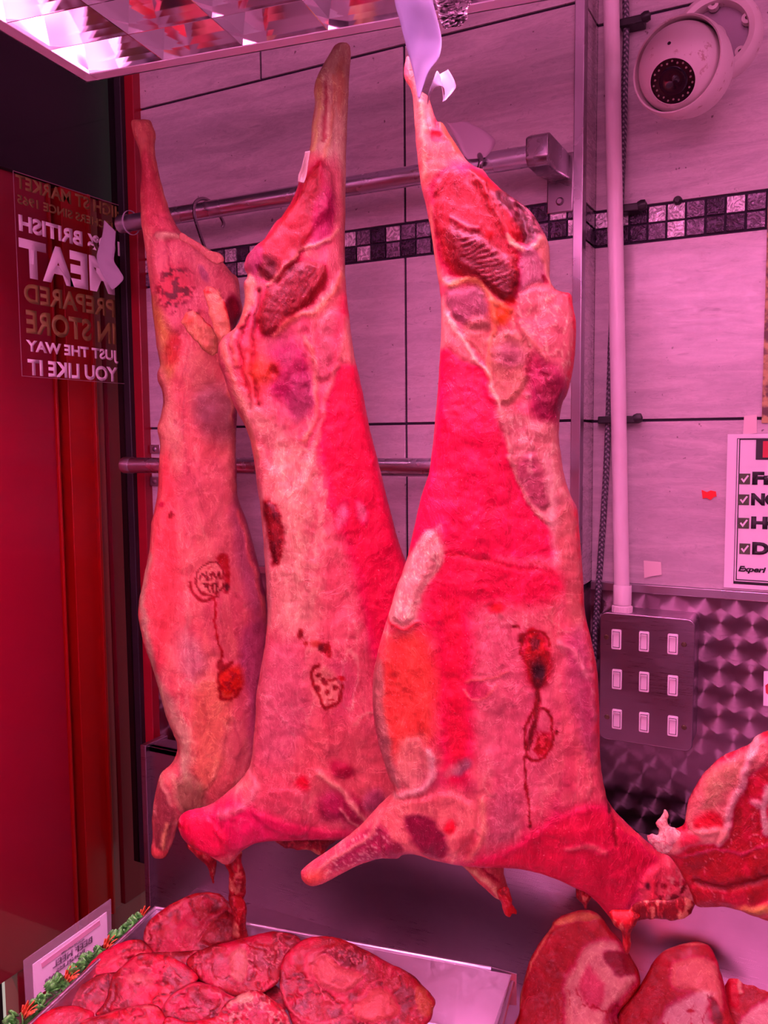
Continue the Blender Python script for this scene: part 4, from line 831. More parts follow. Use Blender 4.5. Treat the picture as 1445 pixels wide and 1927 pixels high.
 ('L', [(905,1490),(910,1550),(880,1600)], 5, (242,110,115), 6, .7, 2),
 ('P', [(870,1615),(960,1570),(1060,1510),(1130,1500),(1190,1565),(1240,1610),(1200,1660),(1150,1720),(1100,1670),(1000,1630),(930,1624)], (205,22,62), 20, .85, 2),
 ('L', [(1065,1575),(1090,1568),(1130,1580)], 5, (246,90,110), 5, .8, 2), ('L', [(1137,1490),(1150,1530),(1155,1570)], 2.5, (110,10,36), 3, .6, -3), ('E', 1139, 1512, 4, 7, 0, (60,4,20), .4, .8, -2),
 ('L', [(1133,1470),(1160,1535),(1215,1588),(1250,1610)], 3, (246,60,80), 3, .8, 2),
 ('P', [(1205,1620),(1240,1605),(1275,1625),(1285,1660),(1250,1690),(1215,1680),(1195,1650)], (240,66,92), 8, .85, 4),
 ('L', [(1222,1640),(1218,1680),(1200,1715)], 5, (246,56,80), 4, .8, 3), ('E', 1210, 1648, 4, 7, -10, (70,10,40), .5, .85, 0),
 ('M', (130,8,30), 12, .50, .07, .9, 1., 121, [(1230,1640),(1290,1640),(1310,1680),(1300,1715),(1220,1720),(1190,1725),(1210,1690)]),
 ('M', (240,110,130), 10, .58, .05, .8, 1., 123, [(1250,1610),(1290,1640),(1310,1680),(1290,1700),(1240,1680)])]
flesh('body', O3, y=1.04, base=(232, 74, 102), layers=L3, step=3, k=.66, kb=.35, parent=c3, cap=72)
flesh('far_foreleg', [(850,1600),(940,1600),(948,1645),(958,1680),(955,1690),(934,1690),(905,1664),(876,1634),(858,1618)], y=1.11, base=(225,70,88), k=.9, step=2.4, parent=c3, layers=[('L', [(880,1625),(920,1655),(938,1682)], 5, (240,125,125), 4, .9, 2), ('L', [(900,1615),(935,1650)], 3, (165,24,50), 3, .7, -2)])
flesh('far_knuckle', [(936,1676),(955,1670),(963,1690),(962,1702),(973,1712),(972,1721),(964,1719),(959,1726),(950,1720),(943,1700)], y=1.10, base=(200,22,46), k=.8, step=2., parent=c3, rag=3, layers=SH)
flesh('neck_shred', [(1147,1716),(1180,1712),(1205,1722),(1196,1740),(1187,1756),(1187,1780),(1180,1795),(1173,1782),(1169,1752),(1156,1742)], y=1.01, base=(190,14,30), k=.8, step=2.2, parent=c3, rag=3, layers=SH)
flesh('neck_shred', [(1086,1664),(1104,1672),(1112,1685),(1106,1700),(1102,1710),(1094,1698),(1085,1688)], y=1.08, base=(165,12,32), k=.8, step=2.2, parent=c3, rag=2, layers=SH)
flesh('neck_trimming', [(1195,1700),(1240,1694),(1290,1690),(1305,1700),(1296,1722),(1270,1732),(1225,1728),(1198,1736),(1180,1734)], y=1.02, base=(140,8,26), k=.35, step=2.4, parent=c3, rag=7, layers=SH)
# ---- hanging beef joint
def bm_layers(seed): return [('M', (150,8,36), 40, .52, .12, .6, 1., seed), ('V', (245,110,130), 40, .018, .8, 1.3, seed+2), ('M', (235,60,80), 30, .62, .08, .5, 1., seed+4)]
J = thing('beef_joint', 'large hanging piece of beef with white fat seams, at the right edge', 'meat', aty(1.0, 1440, 1700))
flesh('lean_and_fat', [(1217,1573),(1238,1576),(1240,1560),(1258,1556),(1272,1560),(1287,1548),(1294,1510),(1312,1472),(1336,1442),(1361,1422),(1385,1412),(1409,1401),(1425,1384),(1450,1374),(1510,1362),(1570,1420),(1590,1560),(1560,1690),(1500,1732),(1450,1729),(1412,1718),(1392,1708),(1361,1703),(1327,1706),(1308,1700),(1296,1668),(1280,1640),(1262,1612),(1235,1598)], y=1.0, base=(190,16,56), gain=1.35, m=M_cut, step=2.6, k=.55, kb=.45, cap=60, parent=J, rag=2.5,
  layers=bm_layers(131)+[
  ('P', [(1289,1548),(1296,1504),(1334,1442),(1409,1401),(1440,1380),(1445,1420),(1400,1460),(1385,1500),(1370,1540),(1340,1560)], (222,92,110), 8, .9, 2),
  ('P', [(1330,1460),(1380,1425),(1400,1430),(1370,1480),(1330,1520)], (190,90,95), 10, .7, 0), ('P', [(1310,1530),(1340,1515),(1375,1540),(1365,1560),(1320,1560)], (228,30,50), 8, .8, 0),
  ('L', [(1425,1384),(1405,1430),(1395,1470),(1375,1510),(1372,1545),(1350,1572)], 7, (250,130,160), 5, .9, 4),
  ('P', [(1217,1573),(1240,1562),(1270,1562),(1300,1548),(1345,1540),(1372,1548),(1365,1570),(1300,1578),(1270,1600),(1240,1600)], (248,110,130), 5, .93, 2), ('P', [(1280,1560),(1310,1555),(1320,1570),(1280,1580)], (238,40,70), 6, .7, 0),
  ('L', [(1445,1470),(1435,1500),(1440,1550)], 8, (250,150,175), 5, .85, 2), ('E', 1420, 1500, 12, 8, 30, (248,130,160), .5, .8, 2),
  ('L', [(1290,1600),(1340,1585),(1400,1590),(1450,1570)], 2.5, (240,90,120), 2.5, .6, 1), ('L', [(1310,1650),(1370,1660),(1430,1640),(1480,1630)], 5, (120,6,30), 5, .6, -5),
  ('P', [(1360,1704),(1400,1690),(1450,1680),(1500,1690),(1500,1735),(1450,1730),(1410,1718)], (238,80,90), 8, .85, 3), ('E', 1425, 1697, 32, 9, 0, (225,120,90), .5, .8, 2)])
flesh('fat_flap', [(1219,1580),(1226,1570),(1237,1572),(1240,1560),(1233,1549),(1244,1540),(1251,1524),(1257,1535),(1259,1552),(1270,1560),(1286,1568),(1292,1580),(1276,1590),(1262,1604),(1246,1606),(1232,1594)], y=.985, base=(250,130,155), k=.5, step=2., m=M_cut, parent=J, rag=4, layers=[('V', (225,60,90), 12, .06, .6, 1.5, 141)])

# ================================================================== TRAYS
TR = at(2, CAMZ-.80, 292, 1709); TE = at(2, CAMZ-.80, 968, 1832)
tx = TE-TR; TL = np.linalg.norm(tx); tx /= TL; ty = np.array([tx[1], -tx[0], 0]); TD = .46
tray = thing('meat_tray', 'shallow aluminium tray with folded rim, heaped with boneless beef', 'tray', TR+tx*TL/2+ty*TD/2-EZ*.095)
mb = MB()
def TP(a, b, c): return TR+tx*a+ty*b+EZ*c
inn = [(.004, .004), (TL-.004, .004), (TL-.004, TD), (.004, TD)]; bot = [(.028, .028), (TL-.03, .028), (TL-.03, TD-.02), (.028, TD-.02)]
for i in range(4):
    j = (i+1) % 4; mb.quad(TP(*inn[i], 0), TP(*inn[j], 0), TP(*bot[j], -.085), TP(*bot[i], -.085))
mb.quad(*[TP(*b, -.085) for b in bot]); o = mb.build('pan', M_tray, tray, weld=True); s = o.modifiers.new('thick', 'SOLIDIFY'); s.thickness = .0015
mb = MB(); mb.tube([TP(0, TD, .0), TP(0, 0, .0), TP(TL*.5, 0, .001), TP(TL-.035, 0, 0)], .0042, 12); mb.tube([TP(TL, .02, -.002), TP(TL, TD, 0), TP(0, TD, 0)], .0038, 12); mb.build('rolled_rim', M_tray, tray, smooth=True)
mb = MB(); mb.prism([TP(TL-.05, -.002, .004), TP(TL+.003, -.002, -.001), TP(TL+.003, -.002, -.05), TP(TL-.03, -.002, -.055)], ty*.0016); mb.build('corner_tab', M_tray, tray)
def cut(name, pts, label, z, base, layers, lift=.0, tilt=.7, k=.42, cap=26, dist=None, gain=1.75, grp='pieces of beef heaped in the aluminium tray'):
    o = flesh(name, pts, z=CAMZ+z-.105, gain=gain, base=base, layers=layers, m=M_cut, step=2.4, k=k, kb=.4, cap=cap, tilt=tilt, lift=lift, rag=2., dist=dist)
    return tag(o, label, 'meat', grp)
def seams(seed, pr=(246,90,115)): return [('M', (130,6,34), 34, .54, .07, .75, 1., seed), ('V', (100,4,24), 50, .022, .8, 1., seed+9), ('V', pr, 42, .020, .95, 1., seed+3), ('V', (240,80,105), 16, .014, .5, 1., seed+4), ('M', (240,60,88), 22, .60, .05, .6, 1., seed+5)]  # the dark V layer paints crease shade into the meat colour
cut('beef_heel', [(270,1765),(277,1738),(301,1715),(330,1697),(346,1690),(370,1680),(412,1681),(429,1697),(450,1712),(462,1740),(467,1770),(446,1780),(410,1784),(385,1800),(350,1812),(310,1806),(280,1790)], 'big dark red beef heel at the back of the tray, under the dripping neck', -.71, (200,22,60), seams(151)+[('E', 352, 1752, 22, 18, 0, (240,80,100), .6, .8, 3), ('L', [(372,1760),(385,1740),(400,1722),(425,1715)], 2.5, (244,90,110), 2, .9, 2), ('P', [(376,1765),(400,1725),(440,1720),(460,1750),(450,1775),(400,1782)], (175,18,52), 8, .7, 3), ('L', [(275,1770),(285,1745),(310,1722),(350,1690)], 3, (242,90,105), 3, .8, 1)], lift=.03, tilt=.5)
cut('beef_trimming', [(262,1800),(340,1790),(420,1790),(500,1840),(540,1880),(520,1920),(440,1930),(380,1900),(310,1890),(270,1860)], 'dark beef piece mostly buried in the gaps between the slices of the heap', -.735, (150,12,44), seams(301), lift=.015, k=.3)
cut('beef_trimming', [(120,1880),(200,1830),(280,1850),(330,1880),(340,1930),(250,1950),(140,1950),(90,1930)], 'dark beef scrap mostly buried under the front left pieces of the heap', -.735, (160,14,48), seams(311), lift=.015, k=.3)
cut('beef_heel', [(138,1852),(173,1808),(208,1783),(249,1768),(273,1773),(290,1794),(300,1820),(262,1850),(220,1880),(187,1900),(149,1900),(111,1887),(112,1874)], 'bright red slab of beef at the left rim of the tray', -.72, (236,40,72), seams(161)+[('L', [(120,1875),(160,1835),(210,1805),(270,1790)], 5, (246,80,96), 6, .6, 2)], lift=.015)
cut('beef_heel', [(211,1839),(235,1815),(263,1794),(311,1797),(350,1815),(372,1838),(363,1852),(332,1874),(311,1900),(270,1900),(230,1905),(180,1911),(200,1880)], 'bright red piece of beef with pink fat curls in the middle left of the tray', -.715, (238,38,72), seams(171)+[('E', 262, 1842, 30, 16, 10, (246,100,118), .6, .8, 3), ('L', [(215,1850),(212,1880),(195,1905)], 3, (150,10,40), 3, .7, -2)], lift=.03)
cut('beef_heel', [(350,1812),(380,1786),(430,1772),(462,1764),(488,1758),(522,1753),(553,1758),(566,1772),(551,1795),(532,1820),(522,1850),(480,1874),(430,1872),(385,1850)], 'marbled beef slice with net of white fat, in the middle of the heap', -.71, (196,24,60), seams(181)+[('E', 503, 1802, 34, 26, -10, (150,8,38), .4, .8, 2), ('V', (246,110,130), 11, .07, .9, 1., 185, [(470,1790),(520,1772),(545,1790),(520,1825),(480,1835),(465,1815)]), ('P', [(430,1800),(455,1782),(470,1800),(455,1850),(438,1840)], (246,110,125), 5, .85, 2), ('E', 405, 1815, 28, 20, 0, (190,60,70), .6, .7, 0)], lift=.03)
cut('beef_steak', [(526,1820),(541,1791),(572,1768),(614,1762),(656,1772),(694,1791),(732,1812),(774,1833),(800,1859),(819,1882),(815,1901),(808,1922),(774,1945),(680,1955),(572,1950),(541,1905),(528,1863)], 'rolled beef slice with an oval of pale fat at its centre, right of the heap', -.70, (188,16,56), seams(191)+[
  ('E', 632, 1815, 68, 40, 12, (165,8,44), .3, .7, -2), ('P', [(575,1795),(600,1780),(635,1775),(618,1790),(596,1805),(585,1850),(575,1830)], (240,80,100), 4, .85, 2), ('E', 650, 1796, 44, 24, 12, (140,6,34), .35, .9, 3), ('V', (246,100,120), 9, .08, .9, 1., 195, [(605,1785),(650,1775),(690,1795),(690,1820),(640,1815),(600,1800)]),
  ('P', [(585,1805),(612,1798),(650,1822),(685,1835),(680,1852),(650,1868),(610,1862),(592,1845)], (246,88,108), 6, .95, 4), ('L', [(528,1850),(545,1900),(600,1925),(660,1905),(672,1888)], 2.5, (244,90,110), 2.5, .85, 1),
  ('P', [(668,1890),(700,1862),(730,1862),(752,1890),(750,1915),(700,1925),(670,1920)], (246,84,100), 6, .93, 4), ('L', [(735,1815),(728,1840),(705,1850),(672,1880)], 2.5, (244,80,100), 2, .85, 1), ('P', [(778,1860),(795,1860),(817,1885),(812,1910),(795,1915),(780,1885)], (226,90,80), 4, .8, 2)], lift=.035)
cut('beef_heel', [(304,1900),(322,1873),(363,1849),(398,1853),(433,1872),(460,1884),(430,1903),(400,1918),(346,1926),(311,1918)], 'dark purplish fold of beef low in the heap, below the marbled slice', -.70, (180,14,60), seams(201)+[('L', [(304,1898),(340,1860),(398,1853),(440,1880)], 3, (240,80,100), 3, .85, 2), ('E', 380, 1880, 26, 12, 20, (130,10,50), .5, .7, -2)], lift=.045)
cut('beef_trimming', [(415,1900),(440,1878),(477,1863),(510,1878),(535,1900),(545,1920),(541,1950),(440,1955),(405,1935)], 'fatty ragged trimming beside the rolled beef slice', -.69, (210,40,70), seams(211)+[('V', (248,130,145), 14, .10, .9, 1., 215), ('E', 460, 1880, 20, 10, -10, (250,140,150), .6, .9, 2), ('E', 485, 1912, 18, 12, 0, (170,20,60), .5, .8, 0)], lift=.05)
cut('beef_trimming', [(62,1926),(93,1901),(128,1892),(160,1898),(178,1910),(160,1935),(100,1955),(50,1950)], 'folded red scrap of beef in the front left corner of the tray', -.71, (226,34,66), seams(221), lift=.03)
cut('beef_heel', [(149,1926),(194,1908),(249,1894),(291,1890),(311,1912),(318,1945),(250,1975),(150,1970)], 'beef piece at the front of the tray, cut off by the frame', -.69, (205,26,62), seams(231)+[('L', [(149,1925),(200,1907),(260,1893),(300,1900)], 2.5, (246,100,115), 2, .8, 1)], lift=.045)
cut('beef_heel', [(311,1915),(350,1922),(400,1915),(440,1905),(450,1945),(440,1980),(310,1980)], 'glossy red beef lump at the front of the tray under the purple fold', -.69, (215,26,64), seams(241), lift=.04)
# slices at the right
G2 = 'thick beef slices standing in a row at the right'
cut('beef_slice', [(977,1900),(981,1864),(995,1812),(1012,1778),(1036,1747),(1044,1730),(1080,1715),(1114,1713),(1135,1730),(1152,1754),(1169,1771),(1186,1799),(1202,1830),(1203,1857),(1183,1884),(1162,1912),(1156,1960),(984,1965)], 'thick beef slice with broad fat, leftmost of the three at lower right', -.68, (178,12,48), [('M', (200,24,60), 30, .55, .1, .5, 1., 251),
  ('P', [(1062,1863),(1078,1820),(1100,1785),(1130,1768),(1160,1775),(1172,1795),(1190,1830),(1195,1850),(1165,1880),(1150,1960),(1070,1960)], (250,120,140), 8, .93, 4), ('P', [(1138,1790),(1175,1796),(1195,1830),(1165,1835),(1140,1812)], (130,8,40), 5, .85, 0), ('P', [(1092,1840),(1110,1815),(1125,1840),(1135,1870),(1120,1900),(1095,1880)], (238,60,100), 6, .8, 2), ('V', (190,14,40), 20, .05, .8, 2.5, 255, [(1070,1860),(1190,1850),(1150,1960),(1070,1960)]),
  ('P', [(1040,1742),(1055,1725),(1110,1716),(1130,1728),(1095,1734),(1060,1740)], (232,100,90), 4, .9, 2), ('L', [(979,1900),(984,1862),(1000,1812),(1016,1778),(1040,1745)], 2.5, (236,96,96), 2, .9, 1), ('E', 1150, 1905, 12, 26, 20, (150,10,44), .5, .7, 0)], lift=.0, tilt=.25, k=.45, cap=36, gain=1.25, grp=G2)
cut('beef_slice', [(1159,1930),(1169,1898),(1203,1857),(1221,1823),(1245,1792),(1286,1775),(1320,1773),(1341,1789),(1358,1836),(1371,1898),(1378,1960),(1159,1965)], 'thick beef slice with a pale fat cap, middle of the three at lower right', -.69, (176,12,48), [('M', (196,22,58), 30, .55, .1, .5, 1., 261),
  ('P', [(1262,1830),(1275,1808),(1310,1800),(1345,1812),(1356,1850),(1362,1900),(1345,1890),(1300,1865),(1268,1860)], (244,96,112), 6, .93, 3), ('P', [(1250,1905),(1275,1880),(1310,1866),(1345,1870),(1330,1900),(1345,1960),(1240,1960)], (246,130,160), 8, .9, 2), ('P', [(1335,1880),(1352,1895),(1358,1930),(1340,1920)], (110,6,34), 4, .8, 0), ('L', [(1240,1798),(1260,1780),(1300,1774),(1325,1774)], 2.5, (240,96,100), 2, .9, 1), ('L', [(1335,1785),(1356,1836),(1370,1900)], 4, (215,44,70), 4, .7, 0), ('E', 1300, 1905, 6, 4, 0, (180,10,40), .5, .9, 0), ('V', (190,20,50), 22, .05, .8, 2.2, 265, [(1240,1900),(1340,1870),(1350,1960),(1240,1960)])], lift=.0, tilt=.25, k=.45, cap=36, gain=1.25, grp=G2)
cut('beef_slice', [(1361,1838),(1366,1823),(1388,1822),(1396,1800),(1408,1795),(1424,1806),(1450,1806),(1510,1810),(1540,1860),(1540,1960),(1378,1965),(1366,1890)], 'thick beef slice at the right edge, rightmost of the three', -.69, (178,12,50), [('P', [(1362,1835),(1380,1822),(1400,1800),(1412,1800),(1400,1830),(1394,1880),(1385,1900),(1368,1880)], (232,50,66), 6, .9, 2), ('L', [(1404,1800),(1398,1830),(1394,1870)], 4, (250,120,135), 3, .9, 2), ('P', [(1390,1920),(1420,1895),(1460,1870),(1500,1880),(1480,1960),(1400,1960)], (248,120,150), 6, .9, 2)], lift=.0, tilt=.25, k=.45, cap=36, gain=1.25, grp=G2)
# ================================================================== RED TRAY UNDER THE SLICES
M_rplas = mat('red_plastic', (.75, .01, .01), .3)
a = at(2, ZC+.02, 950, 1960); b = at(2, ZC+.02, 985, 1890)
rt = thing('meat_tray', 'red plastic tray under the three beef slices', 'tray', (a+b)/2+np.array([.08, 0, 0]))
x0 = (a[0]+b[0])/2; y1_ = b[1]+.01
mb = MB(); mb.box((x0, y1_-.34, ZC), (x0+.16, y1_, ZC+.006)); mb.build('base', M_rplas, rt, bevel=.002)
mb = MB()
for (p, q) in (((x0, y1_-.34), (x0+.004, y1_)), ((x0+.156, y1_-.34), (x0+.16, y1_)), ((x0, y1_-.004), (x0+.16, y1_)), ((x0, y1_-.34), (x0+.16, y1_-.336))): mb.box((p[0], p[1], ZC), (q[0], q[1], ZC+.02))
mb.build('side_wall', M_rplas, rt, bevel=.001)

# ================================================================== SIGN AND PARSLEY STRIP AT THE LEFT
XS = -1.088
M_acr = bpy.data.materials.new('clear_sleeve'); M_acr.use_nodes = True; t = M_acr.node_tree; t.nodes.clear()
o_ = t.nodes.new('ShaderNodeOutputMaterial'); mx = t.nodes.new('ShaderNodeMixShader'); tr = t.nodes.new('ShaderNodeBsdfTransparent'); gl = t.nodes.new('ShaderNodeBsdfPrincipled'); gl.inputs['Base Color'].default_value = (.75, .72, .74, 1); gl.inputs['Roughness'].default_value = .25
mx.inputs[0].default_value = .22; t.links.new(tr.outputs[0], mx.inputs[1]); t.links.new(gl.outputs[0], mx.inputs[2]); t.links.new(mx.outputs[0], o_.inputs[0])
def xs(px, py, x=XS): return at(0, x, px, py)
sg = thing('price_sign', 'white paper price sign in a clear sleeve, its lettering seen reversed, left of the tray', 'sign', xs(130, 1850))
pl = [xs(45, 1808), xs(209, 1692), xs(210, 1760), xs(50, 1892)]
MB().prism(pl, (-.002, 0, 0)).build('clear_sleeve', M_acr, sg)
pp = [xs(61, 1815), xs(200, 1716), xs(202, 1770), xs(64, 1880)]
MB().prism(pp, (.0012, 0, 0)).build('paper_card', M_paper, sg)
M_pinkb = mat('pink_band', (.70, .42, .50), .7); MB().prism([xs(76, 1812), xs(186, 1731), xs(187, 1740), xs(78, 1821)], (.0022, 0, 0)).build('header_band', M_pinkb, sg)
M_grey = mat('grey_ink', (.20, .17, .20), .7)
def strip_text(body, p0, p1, hpx, nm):        # starts at p0 (right in the photo), reads towards p1; lower corners
    A = xs(*p0); B = xs(*p1); T = xs(p0[0], p0[1]-hpx); ud = B-A; Wd = np.linalg.norm(ud); vd = T-A; Hd = np.linalg.norm(vd)
    text(body, A+np.array([.003, 0, 0]), ud/Wd, vd/Hd, Wd, Hd, M_grey, sg, nm, .02)
strip_text('BEEF HEEL', (171, 1772), (97, 1822), 12, 'lettering')
strip_text('BONELESS', (157, 1791), (103, 1830), 7, 'lettering')
strip_text('PRODUCE WITH CARE', (156, 1768), (113, 1795), 3.2, 'lettering')
strip_text('100/99', (108, 1832), (82, 1852), 9, 'lettering')
M_leaf = mat('plastic_leaf_green', (.035, .20, .055), .4, 0, .2); M_flower = mat('orange_plastic_flower', (.72, .16, .05), .45)
k = N(M_leaf); k.out('Base Color', k.mix(k.ramp(k.noise(k.pos(), 160, 2), .4, .6), (.035, .26, .035), (.12, .62, .09)))
XG = -1.04
gs = thing('garnish_strip', 'strip of plastic parsley leaves and orange flowers along the left rim of the tray', 'decoration', at(0, XG, 130, 1860))
def leaf(mb, c, d, up, L, W):
    d = np.array(d, float); d /= np.linalg.norm(d); s = np.cross(d, up); s /= np.linalg.norm(s)+1e-9; nn = np.cross(s, d); R = []
    for t, wd in ((0, .12), (.15, .6), (.22, .5), (.35, .95), (.42, .78), (.58, .95), (.66, .7), (.8, .62), (.86, .4), (1, .05)):
        R.append((c+d*L*t+nn*L*.35*t*t, s*W*wd))
    n = len(mb.v)
    for p, q in R: mb.v += [tuple(p-q+nn*W*.25), tuple(p), tuple(p+q+nn*W*.25)]
    for i in range(len(R)-1):
        for j in (0, 1): mb.f.append([n+3*i+j, n+3*i+j+1, n+3*i+j+4, n+3*i+j+3]); mb.m.append(0)
rl = random.Random(11)
g0 = at(0, XG, 12, 1946); g1 = at(0, XG, 268, 1734)
MB().tube([g0-(g1-g0)*.05-EZ*.01, g1-EZ*.01], .006, 8).build('base_strip', M_leaf, gs)
fl = (.12, .41, .70, 1.0); nl = 0
for i in range(34):
    t = (i+.5)/34
    if min(abs(t-f) for f in fl) < .035: continue
    for r_ in range(3):
        c = g0+(g1-g0)*t+np.array([rl.uniform(-.006, .006), rl.uniform(-.006, .006), rl.uniform(-.004, .012)])
        mb = MB(); leaf(mb, c, (rl.uniform(-.1, 1), rl.uniform(-.9, .3), rl.uniform(.3, 1.2)), np.array([0, 0, 1.]), rl.uniform(.014, .021), rl.uniform(.008, .011))
        if nl < 96:
            o = mb.build('leaf', M_leaf, gs, smooth=True); s = o.modifiers.new('thick', 'SOLIDIFY'); s.thickness = .0006; nl += 1
for f in fl:
    mb = MB()
    for r_ in range(9):
        c = g0+(g1-g0)*f+EZ*.004; a_ = r_*.7
        leaf(mb, c, (math.cos(a_)*.5+.3, math.sin(a_)*.6-.2, 1), np.array([1, .2, 0.]), .024, .006)
    o = mb.build('flower', M_flower, gs, smooth=True); s = o.modifiers.new('thick', 'SOLIDIFY'); s.thickness = .0008

# ================================================================== GLASS FILM LETTERING
XF = -1.281
fm = thing('window_lettering', 'white and gold lettering film on the shop glass, seen reversed from inside', 'sign', at(0, XF, 125, 520))
M_wl = mat('white_vinyl', (.88, .86, .88), .5); M_gold = mat('gold_vinyl', (.22, .15, .035), .5)
def fy(px, py=550): return at(0, XF, px, py)[1]
def gt(body, pr, plft, topy, boty, material, off=.03):
    A = at(0, XF, plft, boty); T = at(0, XF, plft, topy); ys = fy(pr, boty); Wd = ys-A[1]
    text(body, (XF, ys, A[2]), (0, -1, 0), (0, 0, 1), Wd, T[2]-A[2], material, fm, 'lettering', off)
gt('HIGH ST MARKET', 229, 30, 327, 353, M_gold, .035)
gt('BUTCHERS SINCE 1965', 229, 33, 365, 383, M_gold, .035)
gt('100% BRITISH', 226, 36, 403, 434, M_wl, .045)
gt('MEAT', 215, 38, 447, 520, M_wl, .05)
gt('PREPARED', 216, 46, 532, 569, M_gold, .035)
gt('IN STORE', 218, 50, 582, 627, M_gold, .035)
gt('JUST THE WAY', 222, 50, 639, 667, M_wl, .04)
gt('YOU LIKE IT', 222, 53, 675, 706, M_wl, .04)
M_edge = mat('film_edge', (.35, .18, .22), .4)
e = [at(0, XF, 25, 322), at(0, XF, 50, 708)]; zt, zb, yl, yr = e[0][2], e[1][2], fy(24, 320), fy(232)
mb = MB(); mb.box((XF, yl, zb), (XF+.0006, yl+.001, zt)); mb.box((XF, yl, zb-.0006), (XF+.0006, yr, zb+.0004)); mb.box((XF, yl, zt), (XF+.0006, yr, zt+.001)); mb.build('film_border', M_edge, fm)

# ================================================================== CONDUIT, SWITCHES, CABLE
pt = aty(1.395, 1151, -60); pb = aty(1.395, 1171, 1150); cx_ = (pt+pb)/2
XP = .5*(aty(1.395, 1150, 0)[0]+aty(1.395, 1171, 1120)[0]); ptop = np.array([aty(1.395, 1150, 0)[0], 1.395, CAMZ+.95]); pbot = np.array([aty(1.395, 1171, 1120)[0], 1.395, aty(1.395, 1171, 1148)[2]])
ptop[0] = pbot[0]+(ptop[0]-pbot[0])*((ptop[2]-pbot[2])/(aty(1.395, 1150, 0)[2]-pbot[2]))
con = thing('conduit_pipe', 'grimy white plastic conduit pipe running down to the switch plate', 'pipe', pbot)
MB().tube([ptop, pbot+EZ*.002], .0122, 28).build('pipe', M_pvc, con, smooth=True)
mb = MB(); mb.lathe(pbot-EZ*.008, (0, 0, 1), [(.0135, .05), (.0145, .048), (.0145, .018), (.0135, .017)], 32); mb.build('coupling', M_pvc, con, smooth=True)
mb = MB(); mb.lathe(pbot-EZ*.010, (0, 0, 1), [(.012, 0), (.0155, .001), (.0155, .017), (.013, .019)], 32)
for q in range(22):
    a_ = 2*math.pi*q/22; c = pbot+np.array([math.cos(a_)*.0155, math.sin(a_)*.0155, -.001]); mb.obox(c, (math.cos(a_)*.001, math.sin(a_)*.001, 0), (-math.sin(a_)*.0011, math.cos(a_)*.0011, 0), (0, 0, .0075))
mb.build('ribbed_nut', M_pvc, con)
# switch plate
YS = 1.375
sp0 = aty(YS, 1127, 1150); sp1 = aty(YS, 1308, 1167); spb = aty(YS, 1303, 1413); spc = aty(YS, 1128, 1392)
sx0, sx1 = (sp0[0]+spc[0])/2, (sp1[0]+spb[0])/2; sz1 = (sp0[2]+sp1[2])/2; sz0 = (spc[2]+spb[2])/2
sw = thing('switch_panel', 'worn steel switch plate with nine white rocker switches', 'switch', ((sx0+sx1)/2, YS, sz0))
def rbox(x0, x1, z0, z1, y0, y1, r, n=6):
    P = []
    for (cx, cz, a0) in ((x1-r, z1-r, 0), (x0+r, z1-r, 90), (x0+r, z0+r, 180), (x1-r, z0+r, 270)):
        for q in range(n+1):
            a_ = math.radians(a0+90*q/n); P.append(np.array([cx+r*math.cos(a_), y0, cz+r*math.sin(a_)]))
    return P
mb = MB(); mb.prism(rbox(sx0, sx1, sz0, sz1, YS, 0, .012), (0, .005, 0)); mb.build('face_plate', M_plate, sw, bevel=.0018)
mb = MB(); mb.prism(rbox(sx0+.004, sx1-.002, sz0+.003, sz1-.001, YS+.005, 0, .01), (0, YR-YS-.004, 0)); mb.build('back_box', M_plate, sw, bevel=.001)
M_brass = mat('screw_brass', (.25, .2, .12), .35, 1); M_shadow = M_black
for p in ((1141, 1199), (1287, 1213), (1142, 1349), (1287, 1369)):
    g = aty(YS, *p); o = MB().lathe(g, (0, -1, 0), [(0, .0015), (.003, .0014), (.0042, 0), (.0045, -.001)], 20).build('screw', M_brass, sw, smooth=True)
for p in ((1160, 1203), (1212, 1207), (1266, 1212), (1161, 1278), (1212, 1283), (1266, 1290), (1161, 1353), (1212, 1359), (1266, 1366)):
    g = aty(YS, *p); w_, h_ = .0078, .0162
    mb = MB(); P = rbox(g[0]-w_, g[0]+w_, g[2]-h_, g[2]+h_, YS-.0025, 0, .002, 3); mb.prism(P, (0, .003, 0)); o = mb.build('switch', M_plastic, sw, bevel=.0005)
    mb = MB(); mb.box((g[0]-w_*.72, YS-.0027, g[2]-h_*.80), (g[0]+w_*.72, YS-.0024, g[2]+h_*.80)); mb.build('gap', M_ink, o)
    a_, b_ = w_*.62, h_*.74; up = .0045; dn = .0030
    mb = MB(); n = len(mb.v); mb.prism([np.array([g[0]-a_, YS-.002, g[2]-b_]), np.array([g[0]-a_, YS-.002-dn+.001, g[2]-b_]), np.array([g[0]-a_, YS-.003, g[2]+b_*.45]), np.array([g[0]-a_, YS-.002-up, g[2]+b_]), np.array([g[0]-a_, YS-.002, g[2]+b_])], (2*a_, 0, 0)); mb.build('rocker', M_plastic, o, bevel=.0004)
